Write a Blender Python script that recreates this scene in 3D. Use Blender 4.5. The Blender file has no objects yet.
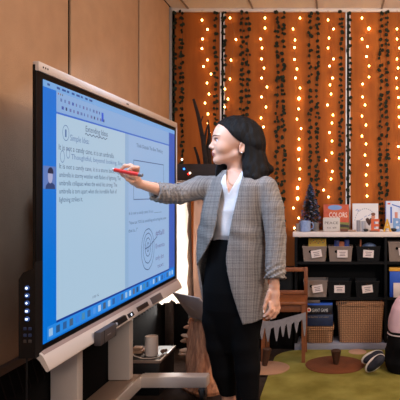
import bpy, bmesh, math, random
import numpy as np
from mathutils import Vector, Matrix
random.seed(7)
C = bpy.context.scene.collection
F, CX, CY, ZC = 570.0, 333.0, 193.0, 1.22      # focal length in pixels, principal point, eye height
def P(px, py, Y):                              # a point of the place seen at (px,py) at distance Y
    return Vector(((px-CX)*Y/F, Y, ZC-(py-CY)*Y/F))
def PX(px, Y): return (px-CX)*Y/F
def PZ(py, Y): return ZC-(py-CY)*Y/F
PI = math.pi

# ------------------------------------------------------------------ materials
def lin(c):
    return tuple(((v/255)/12.92 if v/255 <= .04045 else ((v/255+.055)/1.055)**2.4) for v in c)
MATS = {}
def mat(name, rgb, rough=.6, metal=0, emit=0, ergb=None, noise=0, nscale=20, bump=0, bscale=200, stretch=(1,1,1), rgb2=None, coat=0, spec=.5):
    if name in MATS: return MATS[name]
    m = bpy.data.materials.new(name); m.use_nodes = True
    nt = m.node_tree; b = nt.nodes['Principled BSDF']
    c = lin(rgb)
    b.inputs['Base Color'].default_value = (*c, 1)
    b.inputs['Roughness'].default_value = rough; b.inputs['Metallic'].default_value = metal
    b.inputs['Specular IOR Level'].default_value = spec
    b.inputs['Coat Weight'].default_value = coat
    if emit:
        b.inputs['Emission Color'].default_value = (*lin(ergb or rgb), 1); b.inputs['Emission Strength'].default_value = emit
    if noise or bump:
        tc = nt.nodes.new('ShaderNodeTexCoord'); mp = nt.nodes.new('ShaderNodeMapping')
        mp.inputs['Scale'].default_value = stretch
        nt.links.new(tc.outputs['Object'], mp.inputs['Vector'])
    if noise:
        n = nt.nodes.new('ShaderNodeTexNoise'); n.inputs['Scale'].default_value = nscale; n.inputs['Detail'].default_value = 5
        nt.links.new(mp.outputs[0], n.inputs['Vector'])
        r = nt.nodes.new('ShaderNodeValToRGB'); r.color_ramp.elements[0].position = .3; r.color_ramp.elements[1].position = .7
        c2 = lin(rgb2) if rgb2 else tuple(v*(1-noise) for v in c)
        r.color_ramp.elements[0].color = (*c2, 1); r.color_ramp.elements[1].color = (*c, 1)
        nt.links.new(n.outputs['Fac'], r.inputs[0]); nt.links.new(r.outputs[0], b.inputs['Base Color'])
    if bump:
        n2 = nt.nodes.new('ShaderNodeTexNoise'); n2.inputs['Scale'].default_value = bscale; n2.inputs['Detail'].default_value = 3
        nt.links.new(mp.outputs[0], n2.inputs['Vector'])
        bp = nt.nodes.new('ShaderNodeBump'); bp.inputs['Strength'].default_value = bump; bp.inputs['Distance'].default_value = .01
        nt.links.new(n2.outputs['Fac'], bp.inputs['Height']); nt.links.new(bp.outputs[0], b.inputs['Normal'])
    MATS[name] = m
    return m
def wave_weave(name, rgb, rgb2, s1, s2, rough=.9, bump=.5, axes=((1,0,1),(0,0,1))):
    """two crossed sets of stripes: basket weave / plaid"""
    m = bpy.data.materials.new(name); m.use_nodes = True; nt = m.node_tree; b = nt.nodes['Principled BSDF']
    b.inputs['Roughness'].default_value = rough
    tc = nt.nodes.new('ShaderNodeTexCoord')
    w = []
    for ax, s in (('X', s1), ('Z', s2)):
        n = nt.nodes.new('ShaderNodeTexWave'); n.bands_direction = ax; n.inputs['Scale'].default_value = s
        n.inputs['Distortion'].default_value = 1.5; n.inputs['Detail'].default_value = 2; n.inputs['Detail Scale'].default_value = 2
        nt.links.new(tc.outputs['Object'], n.inputs['Vector']); w.append(n)
    mx = nt.nodes.new('ShaderNodeMath'); mx.operation = 'MULTIPLY'
    nt.links.new(w[0].outputs['Fac'], mx.inputs[0]); nt.links.new(w[1].outputs['Fac'], mx.inputs[1])
    r = nt.nodes.new('ShaderNodeValToRGB'); r.color_ramp.elements[0].color = (*lin(rgb2), 1); r.color_ramp.elements[1].color = (*lin(rgb), 1)
    r.color_ramp.elements[1].position = .45
    nt.links.new(mx.outputs[0], r.inputs[0]); nt.links.new(r.outputs[0], b.inputs['Base Color'])
    bp = nt.nodes.new('ShaderNodeBump'); bp.inputs['Strength'].default_value = bump; bp.inputs['Distance'].default_value = .005
    nt.links.new(mx.outputs[0], bp.inputs['Height']); nt.links.new(bp.outputs[0], b.inputs['Normal'])
    MATS[name] = m; return m
def plaid(name):
    """grey glen check: fine weave with wider crossing lines"""
    m = bpy.data.materials.new(name); m.use_nodes = True; nt = m.node_tree; b = nt.nodes['Principled BSDF']
    b.inputs['Roughness'].default_value = .9; b.inputs['Specular IOR Level'].default_value = .2
    tc = nt.nodes.new('ShaderNodeTexCoord'); sep = nt.nodes.new('ShaderNodeSeparateXYZ')
    mp = nt.nodes.new('ShaderNodeMapping'); mp.inputs['Rotation'].default_value = (0, 0, math.radians(25))
    nt.links.new(tc.outputs['Object'], mp.inputs['Vector']); nt.links.new(mp.outputs[0], sep.inputs[0])
    def M(op, a, b_=None):
        n = nt.nodes.new('ShaderNodeMath'); n.operation = op
        for i, v in enumerate((a, b_)):
            if v is None: continue
            if isinstance(v, (int, float)): n.inputs[i].default_value = v
            else: nt.links.new(v, n.inputs[i])
        return n.outputs[0]
    def line(o, per, width):                    # 1 on a line
        f = M('FRACT', M('DIVIDE', o, per)); return M('LESS_THAN', f, width)
    def band(o, per, width):
        return line(o, per, width)
    x, z = sep.outputs['X'], sep.outputs['Z']
    x = M('ADD', x, 5.0)
    fine = M('MULTIPLY', M('ADD', line(x, .008, .5), line(z, .008, .5)), .5)
    wide = M('MULTIPLY', M('ADD', band(x, .030, .35), band(z, .030, .35)), .5)
    thin = M('MAXIMUM', line(M('ADD', x, .012), .060, .05), line(M('ADD', z, .012), .060, .05))
    ns = nt.nodes.new('ShaderNodeTexNoise'); ns.inputs['Scale'].default_value = 260; ns.inputs['Detail'].default_value = 3
    nt.links.new(tc.outputs['Object'], ns.inputs['Vector'])
    v = M('ADD', M('MULTIPLY', fine, .30), M('MULTIPLY', wide, .18))
    v = M('ADD', v, M('MULTIPLY', ns.outputs['Fac'], .55))
    v = M('ADD', v, M('MULTIPLY', thin, .12))
    r = nt.nodes.new('ShaderNodeValToRGB')
    r.color_ramp.elements[0].position = .2; r.color_ramp.elements[0].color = (*lin((166,156,150)), 1)
    r.color_ramp.elements[1].position = .95; r.color_ramp.elements[1].color = (*lin((74,67,64)), 1)
    nt.links.new(v, r.inputs[0]); nt.links.new(r.outputs[0], b.inputs['Base Color'])
    bp = nt.nodes.new('ShaderNodeBump'); bp.inputs['Strength'].default_value = .25; bp.inputs['Distance'].default_value = .004
    nt.links.new(ns.outputs['Fac'], bp.inputs['Height']); nt.links.new(bp.outputs[0], b.inputs['Normal'])
    MATS[name] = m; return m

# ------------------------------------------------------------------ mesh builder
class MB:
    def __init__(s): s.bm = bmesh.new()
    def box(s, x0, x1, y0, y1, z0, z1, bev=0, M=None, seg=2):
        r = bmesh.ops.create_cube(s.bm, size=1)
        vs = r['verts']
        for v in vs: v.co = Vector(((x0+x1)/2+v.co.x*(x1-x0), (y0+y1)/2+v.co.y*(y1-y0), (z0+z1)/2+v.co.z*(z1-z0)))
        if bev:
            es = list({e for v in vs for e in v.link_edges})
            rr = bmesh.ops.bevel(s.bm, geom=es, offset=bev, segments=seg, profile=.5, affect='EDGES')
            vs = list({v for f in rr['faces'] for v in f.verts} | {v for v in vs if v.is_valid})
        if M is not None:
            bmesh.ops.transform(s.bm, matrix=M, verts=vs)
        return s
    def ring(s, pts): return [s.bm.verts.new(p) for p in pts]
    def bridge(s, a, b):
        n = len(a)
        for i in range(n): s.bm.faces.new((a[i], a[(i+1) % n], b[(i+1) % n], b[i]))
    def tube(s, pts, r, seg=8, cap=True):
        pts = [Vector(p) for p in pts]; n = len(pts)
        rs = r if isinstance(r, (list, tuple)) else [r]*n
        prev = None; up = None
        for i, p in enumerate(pts):
            d = (pts[min(i+1, n-1)]-pts[max(i-1, 0)]).normalized()
            if up is None:
                up = Vector((0,0,1)) if abs(d.z) < .9 else Vector((1,0,0))
            a = d.cross(up).normalized(); up = a.cross(d).normalized()
            rg = s.ring([p+(a*math.cos(t)+up*math.sin(t))*rs[i] for t in [2*PI*k/seg for k in range(seg)]])
            if prev: s.bridge(prev, rg)
            elif cap: s.bm.faces.new(rg[::-1])
            prev = rg
        if cap: s.bm.faces.new(prev)
        return s
    def cyl(s, a, b, r0, r1=None, seg=24): return s.tube([a, b], [r0, r0 if r1 is None else r1], seg)
    def lathe(s, c, prof, seg=32, wob=None):
        c = Vector(c); prev = None
        for k, (r, z) in enumerate(prof):
            rr = max(r, 1e-4)
            rg = s.ring([c+Vector((math.cos(t), math.sin(t), 0))*(rr*(wob(t, k) if wob else 1))+Vector((0, 0, z)) for t in [2*PI*i/seg for i in range(seg)]])
            if prev: s.bridge(prev, rg)
            else: s.bm.faces.new(rg[::-1])
            prev = rg
        s.bm.faces.new(prev); return s
    def prism(s, poly, d, thick):
        """poly: 3-D outline points, extruded along d by thick"""
        d = Vector(d).normalized()*thick
        a = s.ring([Vector(p) for p in poly]); b = s.ring([Vector(p)+d for p in poly])
        s.bridge(a, b); s.bm.faces.new(a[::-1]); s.bm.faces.new(b); return s
    def ball(s, c, r, sub=2, scale=(1,1,1), M=None):
        rr = bmesh.ops.create_icosphere(s.bm, subdivisions=sub, radius=1)
        c = Vector(c)
        for v in rr['verts']:
            p = Vector((v.co.x*r*scale[0], v.co.y*r*scale[1], v.co.z*r*scale[2]))
            if M: p = M @ p
            v.co = c+p
        return s
    def faces(s, polys):
        for p in polys: s.bm.faces.new(s.ring([Vector(q) for q in p]))
        return s
def rootloc(o):
    v = Vector((0,0,0))
    while o: v += o.location; o = o.parent
    return v
def finish(name, me, m, parent=None, smooth=35):
    if m: 
        for mm in (m if isinstance(m, list) else [m]): me.materials.append(mm)
    for p in me.polygons: p.use_smooth = True
    me.set_sharp_from_angle(angle=math.radians(smooth))
    o = bpy.data.objects.new(name, me); C.objects.link(o)
    if parent: o.parent = parent
    return o
def obj(name, mb, m, parent=None, loc=None, smooth=35):
    bm = mb.bm
    bmesh.ops.recalc_face_normals(bm, faces=bm.faces)
    L = rootloc(parent) if parent else Vector(loc or (0,0,0))
    if L.length: bmesh.ops.translate(bm, verts=bm.verts, vec=-L)
    me = bpy.data.meshes.new(name); bm.to_mesh(me); bm.free()
    o = finish(name, me, m, parent, smooth)
    if not parent: o.location = L
    return o
def tag(o, label, cat=None, group=None, kind=None):
    if label: o['label'] = label
    if cat: o['category'] = cat
    if group: o['group'] = group
    if kind: o['kind'] = kind
    return o
def thing(name, label, cat, loc, group=None):
    o = bpy.data.objects.new(name, None); C.objects.link(o); o.location = loc; o.empty_display_size = .1
    return tag(o, label, cat, group)
def struct(name, mb, m, smooth=35):
    o = obj(name, mb, m, smooth=smooth); o['kind'] = 'structure'; return o
def dup(src, loc, label, group=None, rotz=None):
    def cp(o, par):
        c = o.copy(); C.objects.link(c); c.parent = par
        for ch in list(o.children): cp(ch, c)
        return c
    r = cp(src, None); r.location = loc; r['label'] = label
    if group: r['group'] = group
    if rotz is not None: r.rotation_euler[2] = rotz
    return r
def text_mesh(body, start, ux, uy, length, height, name, m, parent, thick=.0006, label=None, bold=0):
    """writing laid on a surface: starts at start, runs along ux, up is uy"""
    cu = bpy.data.curves.new(name, 'FONT'); cu.body = body; cu.resolution_u = 2; cu.offset = bold
    t = bpy.data.objects.new('tmp', cu); C.objects.link(t)
    bpy.context.view_layer.update()
    me = bpy.data.meshes.new_from_object(t.evaluated_get(bpy.context.evaluated_depsgraph_get()))
    bpy.data.objects.remove(t); bpy.data.curves.remove(cu)
    n = len(me.vertices); co = np.zeros(n*3); me.vertices.foreach_get('co', co); co = co.reshape(-1, 3)
    w = co[:,0].max()-co[:,0].min(); x0 = co[:,0].min()
    ux = np.array(ux, float); uy = np.array(uy, float); L = np.array(rootloc(parent)) if parent else 0
    sx = length/w; sy = height/.7
    out = np.array(start)+np.outer((co[:,0]-x0)*sx, ux)+np.outer(co[:,1]*sy, uy)-L
    me.vertices.foreach_set('co', out.ravel()); me.update(); me.name = name
    o = finish(name, me, m, parent)
    return o

# ------------------------------------------------------------------ implicit surfaces for bodies and clothes
class Field:
    def __init__(s, lo, hi, h):
        s.lo = np.array(lo, float); s.h = h
        s.n = np.ceil((np.array(hi)-s.lo)/h).astype(int)+1
        s.a = np.full(s.n, 1.0, np.float32)
    def region(s, lo, hi):
        i0 = np.clip(np.floor((np.array(lo)-s.lo)/s.h).astype(int), 0, s.n); i1 = np.clip(np.ceil((np.array(hi)-s.lo)/s.h).astype(int)+1, 0, s.n)
        if np.any(i1 <= i0): return None, None
        ax = [s.lo[k]+s.h*np.arange(i0[k], i1[k]) for k in range(3)]
        g = np.meshgrid(*ax, indexing='ij', sparse=False)
        return tuple(slice(i0[k], i1[k]) for k in range(3)), g
    def op(s, fn, lo, hi, k=.01, mode='add'):
        m = k+3*s.h
        sl, g = s.region(np.array(lo)-m, np.array(hi)+m)
        if sl is None: return s
        d = fn(*g).astype(np.float32); a = s.a[sl]
        if mode == 'add':
            if k > 0:
                h = np.clip(.5+.5*(a-d)/k, 0, 1); r = a*(1-h)+d*h-k*h*(1-h)
            else: r = np.minimum(a, d)
            s.a[sl] = r
        elif mode == 'sub':
            if k > 0:
                h = np.clip(.5-.5*(a+d)/k, 0, 1); r = a*(1-h)-d*h+k*h*(1-h)
            else: r = np.maximum(a, -d)
            s.a[sl] = r
        return s
    def cone(s, a, b, ra, rb, k=.01, mode='add', sq=(1,1,1)):
        a = np.array(a); b = np.array(b); r = max(ra, rb)*max(sq)
        ab = b-a; L = float(ab@ab)+1e-12
        def fn(x, y, z):
            t = np.clip(((x-a[0])*ab[0]+(y-a[1])*ab[1]+(z-a[2])*ab[2])/L, 0, 1)
            return np.sqrt(((x-a[0]-t*ab[0])/sq[0])**2+((y-a[1]-t*ab[1])/sq[1])**2+((z-a[2]-t*ab[2])/sq[2])**2)-(ra+t*(rb-ra))
        return s.op(fn, np.minimum(a, b)-r, np.maximum(a, b)+r, k, mode)
    def chain(s, pts, rs, k=.01, sq=(1,1,1)):
        for i in range(len(pts)-1): s.cone(pts[i], pts[i+1], rs[i], rs[i+1], k, sq=sq)
        return s
    def ell(s, c, r, R=None, k=.01, mode='add'):
        c = np.array(c); r = np.array(r, float); R = np.array(R) if R is not None else np.eye(3)   # rows: local axes
        def fn(x, y, z):
            x, y, z = x-c[0], y-c[1], z-c[2]
            q = [R[i][0]*x+R[i][1]*y+R[i][2]*z for i in range(3)]
            k0 = np.sqrt(sum((q[i]/r[i])**2 for i in range(3))); k1 = np.sqrt(sum((q[i]/r[i]**2)**2 for i in range(3)))+1e-9
            return k0*(k0-1)/k1
        m = r.max(); return s.op(fn, c-m, c+m, k, mode)
    def loft(s, tab, yaw, grow=0, k=.01, mode='add', disp=None, clipz=None):
        """tab rows: z, cx, cy, half width, half depth; ellipses turned by yaw"""
        T = np.array(sorted(tab)); c, sn = math.cos(yaw), math.sin(yaw)
        z0, z1 = (T[0,0], T[-1,0]) if clipz is None else clipz
        def fn(x, y, z):
            v = [np.interp(z, T[:,0], T[:,i]) for i in range(1, 5)]
            dx, dy = x-v[0], y-v[1]
            u = dx*c+dy*sn; w = -dx*sn+dy*c
            A = v[2]+grow; B = v[3]+grow
            q = np.sqrt((u/A)**2+(w/B)**2)+1e-9
            d = (q-1)*np.sqrt(u**2+w**2)/q
            d = np.where(q < .05, -np.minimum(A, B), d)
            if disp is not None: d = d-disp(x, y, z)
            return np.maximum(d, np.maximum(z0-z, z-z1))
        m = max(T[:,3].max(), T[:,4].max())+grow+.02
        lo = (T[:,1].min()-m, T[:,2].min()-m, z0); hi = (T[:,1].max()+m, T[:,2].max()+m, z1)
        return s.op(fn, lo, hi, k, mode)
    def poly(s, pts, y0, y1, k=0, mode='sub', plane='xz'):
        """prism of an x-z outline between y0 and y1"""
        pts = [np.array(p, float) for p in pts]
        def fn(x, y, z):
            d = np.full(x.shape, 1e9); sg = np.ones(x.shape)
            n = len(pts)
            for i in range(n):
                a, b = pts[i], pts[i-1]; e = b-a
                wx, wz = x-a[0], z-a[1]; t = np.clip((wx*e[0]+wz*e[1])/(e@e), 0, 1)
                bx, bz = wx-e[0]*t, wz-e[1]*t; d = np.minimum(d, bx*bx+bz*bz)
                c1 = z >= a[1]; c2 = z < b[1]; c3 = e[0]*wz > e[1]*wx
                flip = (c1 & c2 & c3) | (~c1 & ~c2 & ~c3); sg = np.where(flip, -sg, sg)
            d = sg*np.sqrt(d)
            return np.maximum(d, np.maximum(y0-y, y-y1))
        A = np.array(pts); lo = (A[:,0].min(), y0, A[:,1].min()); hi = (A[:,0].max(), y1, A[:,1].max())
        return s.op(fn, lo, hi, k, mode)
    def keep(s, other):                                     # intersection with the outside of another field's solid
        s.a = np.maximum(s.a, -other.a); return s
    def mesh(s, name, m, parent, smooth_it=2, matfn=None, label=None):
        a = s.a; n = s.n; ins = a < 0
        cnt = np.zeros((n[0]-1, n[1]-1, n[2]-1), np.float32); acc = [np.zeros_like(cnt) for _ in range(3)]
        N0, N1, N2 = n-1
        for ax in range(3):
            o1, o2 = [k for k in range(3) if k != ax]
            for i in (0, 1):
                for j in (0, 1):
                    sa = [None]*3; sb = [None]*3
                    sa[ax] = slice(0, n[ax]-1); sb[ax] = slice(1, n[ax])
                    sa[o1] = sb[o1] = slice(i, n[o1]-1+i); sa[o2] = sb[o2] = slice(j, n[o2]-1+j)
                    A, B = a[tuple(sa)], a[tuple(sb)]
                    cr = (A < 0) != (B < 0)
                    t = np.where(cr, A/np.where(cr, A-B, 1), 0)
                    cnt += cr; acc[ax] += t*cr; acc[o1] += i*cr; acc[o2] += j*cr
        act = cnt > 0; idx = -np.ones(act.shape, np.int64); idx[act] = np.arange(act.sum())
        ijk = np.argwhere(act)
        V = np.stack([acc[k][act]/cnt[act] for k in range(3)], 1)+ijk
        V = s.lo+V*s.h
        quads = []
        for ax in range(3):
            o1, o2 = [(1, 2), (2, 0), (0, 1)][ax]
            sa = [slice(1, n[k]-1) for k in range(3)]; sb = list(sa)
            sa[ax] = slice(0, n[ax]-1); sb[ax] = slice(1, n[ax])
            A, B = ins[tuple(sa)], ins[tuple(sb)]
            for flag in (0, 1):
                cr = (A & ~B) if flag == 0 else (~A & B)
                q = np.argwhere(cr)
                if not len(q): continue
                off = np.ones(3, int); off[ax] = 0; q = q+off
                def at(d1, d2):
                    p = q.copy(); p[:,o1] -= d1; p[:,o2] -= d2; return idx[p[:,0], p[:,1], p[:,2]]
                qs = np.stack([at(1,1), at(0,1), at(0,0), at(1,0)], 1)
                if flag: qs = qs[:, ::-1]
                quads.append(qs)
        Q = np.concatenate(quads)
        Q = Q[(Q >= 0).all(1)]
        E = np.concatenate([Q[:,[0,1]], Q[:,[1,2]], Q[:,[2,3]], Q[:,[3,0]]])
        deg = np.bincount(E.ravel(), minlength=len(V)).astype(float)
        for _ in range(smooth_it):                           # light relaxation takes out the grid steps
            for lam in (.5, -.48):
                S = np.zeros_like(V)
                for k in range(3):
                    S[:,k] = np.bincount(E[:,0], V[E[:,1],k], len(V))+np.bincount(E[:,1], V[E[:,0],k], len(V))
                V = V+lam*(S/np.maximum(deg,1)[:,None]-V)
        L = np.array(rootloc(parent)) if parent else 0
        me = bpy.data.meshes.new(name); me.from_pydata((V-L).tolist(), [], Q.tolist()); me.update()
        o = finish(name, me, m, parent, 180)
        if matfn is not None:
            cen = V[Q].mean(1); mi = matfn(cen).astype(np.int32); me.polygons.foreach_set('material_index', mi)
        if label: o['label'] = label
        return o
# ================================================================== the room
XW, YB, ZT = -1.33, 4.70, 2.737
m_wall = mat('fabric_wall', (200,158,124), .95, noise=.10, nscale=9, bump=.35, bscale=260, spec=.2)
m_dark = mat('dark_gap', (8,6,6), .9, spec=.1)
m_back = mat('orange_brown_panel', (172,94,34), .75, noise=.12, nscale=5, stretch=(3,1,.35), bump=.15, bscale=90, rgb2=(144,72,22), spec=.25)
m_alu = mat('aluminium', (205,200,198), .35, .6)
m_ceil = mat('ceiling_tile', (232,214,200), .95, noise=.06, nscale=60, bump=.3, bscale=180)
m_grid = mat('ceiling_grid', (150,130,116), .6)
m_floor = mat('dark_carpet', (62,49,43), .98, noise=.35, nscale=14, bump=.6, bscale=300, spec=.1)
b = MB(); b.box(XW-.1, 4.0, -1.5, YB+.1, -.06, 0); struct('floor', b, m_floor)
b = MB(); b.box(XW-.1, 4.0, -1.5, YB+.1, ZT+.02, ZT+.1); cl = struct('ceiling', b, m_dark)
b = MB(); gx = [-.66+.53*i for i in range(-2, 9)]; gy = [YB-.30-1.06*i for i in range(0, 6)]
tb = MB()
gys = [YB]+gy+[-1.5]; gxs = [XW]+[g for g in gx if XW+.05 < g < 3.95]+[4.0]
for i in range(len(gxs)-1):
    for j in range(len(gys)-1):
        tb.box(gxs[i]+.006, gxs[i+1]-.006, gys[j+1]+.006, gys[j]-.006, ZT, ZT+.02, .002, seg=1)
obj('ceiling_tiles', tb, m_ceil, cl)
b = MB()
for g in gxs[1:-1]: b.box(g-.007, g+.007, -1.5, YB, ZT-.006, ZT+.0)
for g in gy: b.box(XW, 4.0, g-.007, g+.007, ZT-.004, ZT+.0)
obj('ceiling_grid', b, m_grid, cl)
# left wall: fabric covered panels with black joints
b = MB(); b.box(XW-.10, XW-.012, -1.5, YB+.1, 0, ZT); wl = struct('wall_left', b, m_dark)
js = [-.21, .82, 1.85, 2.88, 3.91, 4.645]
pj = [-1.5]+js
for i in range(len(pj)-1):
    b = MB(); b.box(XW-.012, XW, pj[i]+.015, pj[i+1]-.015, .0, ZT, .004); obj('wall_panel', b, m_wall, wl)
b = MB(); b.box(XW-.012, XW+.012, 4.655, 4.668, 0, ZT); b.box(XW-.012, XW+.006, 4.682, 4.695, 0, ZT); obj('corner_channel', b, m_alu, wl)
# rear wall: orange brown panels with aluminium channels
b = MB(); b.box(XW-.1, 4.0, YB+.012, YB+.1, 0, ZT); wb = struct('wall_back', b, m_dark)
xs = [XW+.012, PX(222.5, YB), PX(348, YB)]; xs += [xs[-1]+1.03, xs[-1]+2.06, 4.0]
for i in range(len(xs)-1):
    b = MB(); b.box(xs[i]+.012, xs[i+1]-.012, YB, YB+.012, 0, ZT, .002, seg=1); obj('wall_panel', b, m_back, wb)
for x in xs[1:-1]:
    b = MB(); b.box(x-.020, x-.009, YB-.006, YB+.004, 0, ZT); b.box(x+.009, x+.020, YB-.006, YB+.004, 0, ZT); obj('channel_strip', b, mat('channel_white', (235,228,225), .4), wb)
b = MB(); b.box(XW, 4.0, YB-.02, YB, ZT-.028, ZT, .003); tr = struct('trim_1', b, m_ceil)
b = MB(); b.box(4.0, 4.1, -1.5, YB+.1, 0, ZT); struct('wall_right', b, m_wall)

# heater running along the left wall
m_blk = mat('black_plastic', (10,8,9), .5, spec=.3)
m_heatbrown = mat('heater_trim', (84,60,44), .6)
t = thing('baseboard_heater', 'long black slatted heater cabinet with brown top trim along the left wall', 'heater', (XW, 3, 0))
b = MB(); b.prism([(XW+.001,1.0,.0),(XW+.045,1.0,.0),(XW+.045,1.0,.40),(XW+.018,1.0,.497),(XW+.001,1.0,.497)], (0,1,0), 3.66); obj('heater_body', b, mat('heater_black', (9,7,7), .9, spec=.1), t)
b = MB(); b.box(XW+.001, XW+.03, 1.0, 4.66, .50, .532, .004); obj('top_trim', b, m_heatbrown, t)
b = MB()
n = 60
for i in range(n):
    y = 1.05+3.56*i/n
    b.prism([(XW+.019,y,.500),(XW+.048,y,.402),(XW+.0465,y,.395),(XW+.016,y,.490)], (0,1,0), .008)
obj('grille_ribs', b, mat('heater_rib', (26,20,18), .8, spec=.1), t)

# ================================================================== interactive display on its stand
XS = -1.02
def SY(px, X=XS): return F*-X/(CX-px)
def SZ(px, py, X=XS): return ZC-(py-CY)*SY(px, X)/F
Y0, Y1, Z0, Z1 = 2.0, 3.66, .688, 1.620            # lit picture area
m_frame = mat('frame_beige', (212,196,186), .45, .1)
m_dg0 = mat('mark_dark', (70,62,62), .55)
m_frame_d = mat('frame_taupe', (150,128,120), .5)
t = thing('interactive_display', 'large touch display showing a document beside the left wall', 'screen', (XS, 2.83, .66))
b = MB(); b.box(XS-.017, XS-.006, 1.965, 3.70, .655, 1.665, .003); b.box(XS-.075, XS-.0175, 2.18, 3.60, .72, 1.60, .012); obj('back_housing', b, m_blk, t)
b = MB(); b.box(XS-.006, XS+.001, 1.958, 3.700, .662, 1.642, .002, seg=1); obj('black_bezel', b, mat('bezel_black', (6,5,6), .5, spec=.12), t)
b = MB(); b.box(XS-.017, XS+.006, 1.966, 3.706, 1.642, 1.676, .004)
b.box(XS-.03, XS+.006, 3.700, 3.712, .64, 1.676, .003)
fr = obj('top_frame', b, m_frame, t)
for k in range(3): obj('sensor_dot', MB().ball((XS+.006, 1.995+.016*k, 1.660), .0045, 1, (.5,1,1)), m_blk, fr)
obj('maker_mark', MB().box(XS+.005, XS+.007, 2.80, 2.83, 1.656, 1.662), m_dg0, fr)
# chin with pen tray
b = MB()
ch = [(XS-.010,.667),(XS+.002,.667),(XS+.014,.656),(XS+.019,.650),(XS+.038,.612),(XS+.038,.605),(XS+.033,.600),(XS+.027,.602),(XS+.006,.636),(XS-.010,.652)]
b.prism([(x,1.972,z) for x,z in ch], (0,1,0), 1.735)
chin = obj('lower_frame', b, m_frame, t)
b = MB(); b.prism([(XS+.002,1.985,.6675),(XS+.0142,1.985,.6563),(XS+.0148,1.985,.6570),(XS+.003,1.985,.6682)], (0,1,0), 1.70); obj('tray_lip', b, m_frame_d, chin)
xf = XS+.036
def on_chin(px0, px1, z0, z1, d=.006, bev=.003):
    fx = lambda z: XS+.019+(.650-z)*.5
    b = MB(); y0 = SY(px0, xf); b.prism([(fx(z0)-.002,y0,z0),(fx(z0)+d,y0,z0),(fx(z1)+d,y0,z1),(fx(z1)-.002,y0,z1)], (0,1,0), SY(px1, xf)-y0); return b
m_dg = mat('dark_grey_plastic', (70,62,62), .55)
o = obj('pen_holder', on_chin(113,126,.617,.640,.010,.004), m_blk, chin)
b = MB(); b.cyl((xf+.004, SY(114.5,xf), .627), (xf+.012, SY(114.5,xf)+.004, .627), .009, seg=12); obj('pen_cap', b, mat('cap_grey',(150,140,135),.4), o)
o = obj('power_button', on_chin(129,134,.617,.634,.004), m_blk, chin)
b = MB(); b.ball((xf-.0005, SY(131.6,xf), .625), .0075, 2, (.4,1,1)); obj('power_lamp', b, mat('lamp_white',(220,235,255),.4,emit=1.3), o)
obj('port_panel', on_chin(138.5,149,.619,.640,.003,.002), mat('port_black',(30,26,26),.4), chin)
obj('reader_pad', on_chin(152.5,162.5,.613,.646,.003,.002), mat('pad_grey',(92,82,80),.5), chin)
# side control module
b = MB(); b.prism([(-1.073,1.945,.655),(-1.073,1.945,.925),(-1.058,1.945,.948),(-1.026,1.945,.962),(-1.016,1.945,.985),(-1.016,1.945,.655)], (0,1,0), .05)
sm = obj('side_control_panel', b, m_blk, t)
m_btn = mat('button_light', (215,232,255), .4, emit=1.4)
for i, py in enumerate((288, 295.5, 303, 311, 319)):
    b = MB(); c = P(27.2, py, 1.944); b.lathe((0,0,0), [(.009,0),(.009,.002),(.007,.004)], 20)
    bmesh.ops.transform(b.bm, matrix=Matrix.Translation(c) @ Matrix.Rotation(PI/2, 4, 'X'), verts=b.bm.verts)
    btn = obj('button', b, mat('button_blue', (40,80,150), .4, emit=.25), sm)
    b = MB(); c = c+Vector((0,-.0045,0)); s = .0045
    if i == 0: b.prism([c+Vector((math.cos(a)*s,0,math.sin(a)*s)) for a in [k*PI/8 for k in range(16)]], (0,-1,0), .001)
    elif i == 1: b.prism([c+Vector(v)*s for v in ((-1,0,0),(0,0,1),(0,0,.5),(1,0,.5),(1,0,-.5),(0,0,-.5),(0,0,-1))], (0,-1,0), .001)
    elif i == 2: b.prism([c+Vector(v)*s for v in ((-1,0,0),(0,0,1),(1,0,0),(0,0,-1))], (0,-1,0), .001)
    else: b.prism([c+Vector(v)*s for v in ((-.9,0,-.8),(-.9,0,.8),(.9,0,.8),(.9,0,-.8))], (0,-1,0), .001)
    obj('button_symbol', b, m_btn, btn)
for py in (329, 335.5, 341.5):
    for px in (25, 30):
        b = MB(); c = P(px, py, 1.944); b.box(c.x-.005, c.x+.005, c.y-.003, c.y+.003, c.z-.004, c.z+.006, .001); obj('usb_port', b, mat('port_blue' if py < 338 else 'port_grey', (38,56,96) if py < 338 else (60,55,55), .4), sm)
b = MB(); b.tube([(-1.050,1.955,.66),(-1.051,1.955,.5),(-1.048,1.96,.3),(-1.06,1.98,.12),(-1.1,2.05,.006)], .003, 6)
tag(obj('cable', b, m_blk), 'black cable hanging from the side control panel of the display', 'cable')

# ---- lit picture
def em(name, rgb, k=.95): return mat(name, tuple(v*.08 for v in rgb), .3, emit=k, ergb=rgb, spec=.15)
def rect(px0, px1, z0, z1, off, name, m, parent, y0=None, y1=None):
    ya = SY(px0) if y0 is None else y0; yb = SY(px1) if y1 is None else y1
    b = MB(); b.box(XS+off-.0004, XS+off, ya, yb, z0, z1); return obj(name, b, m, parent)
disp = rect(0, 0, Z0, Z1, .0022, 'lit_screen', em('screen_blue', (0,114,214)), t, Y0, Y1)
YD0 = SY(55.8); YD1 = SY(168.5)
rect(0,0, 1.596, Z1, .0026, 'menu_bar', em('menu_bar', (118,170,224)), disp, Y0, Y1)
rect(0,0, 1.52, 1.5955, .0026, 'tool_bar', em('tool_bar', (136,174,220)), disp, YD0, YD1)
rect(0,0, 1.513, 1.5195, .0028, 'blue_line', em('line_blue', (60,110,205)), disp, YD0, YD1)
rect(0,0, .7507, 1.5125, .0026, 'document_page', em('doc_page', (172,200,222)), disp, YD0, SY(124.5))
rect(0,0, .7507, 1.5125, .0025, 'page_gap', em('page_gap', (144,178,214)), disp, SY(124.5), SY(128))
rect(0,0, .7507, 1.5125, .0026, 'document_page', em('doc_page_right', (152,184,222)), disp, SY(128), YD1)
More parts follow.
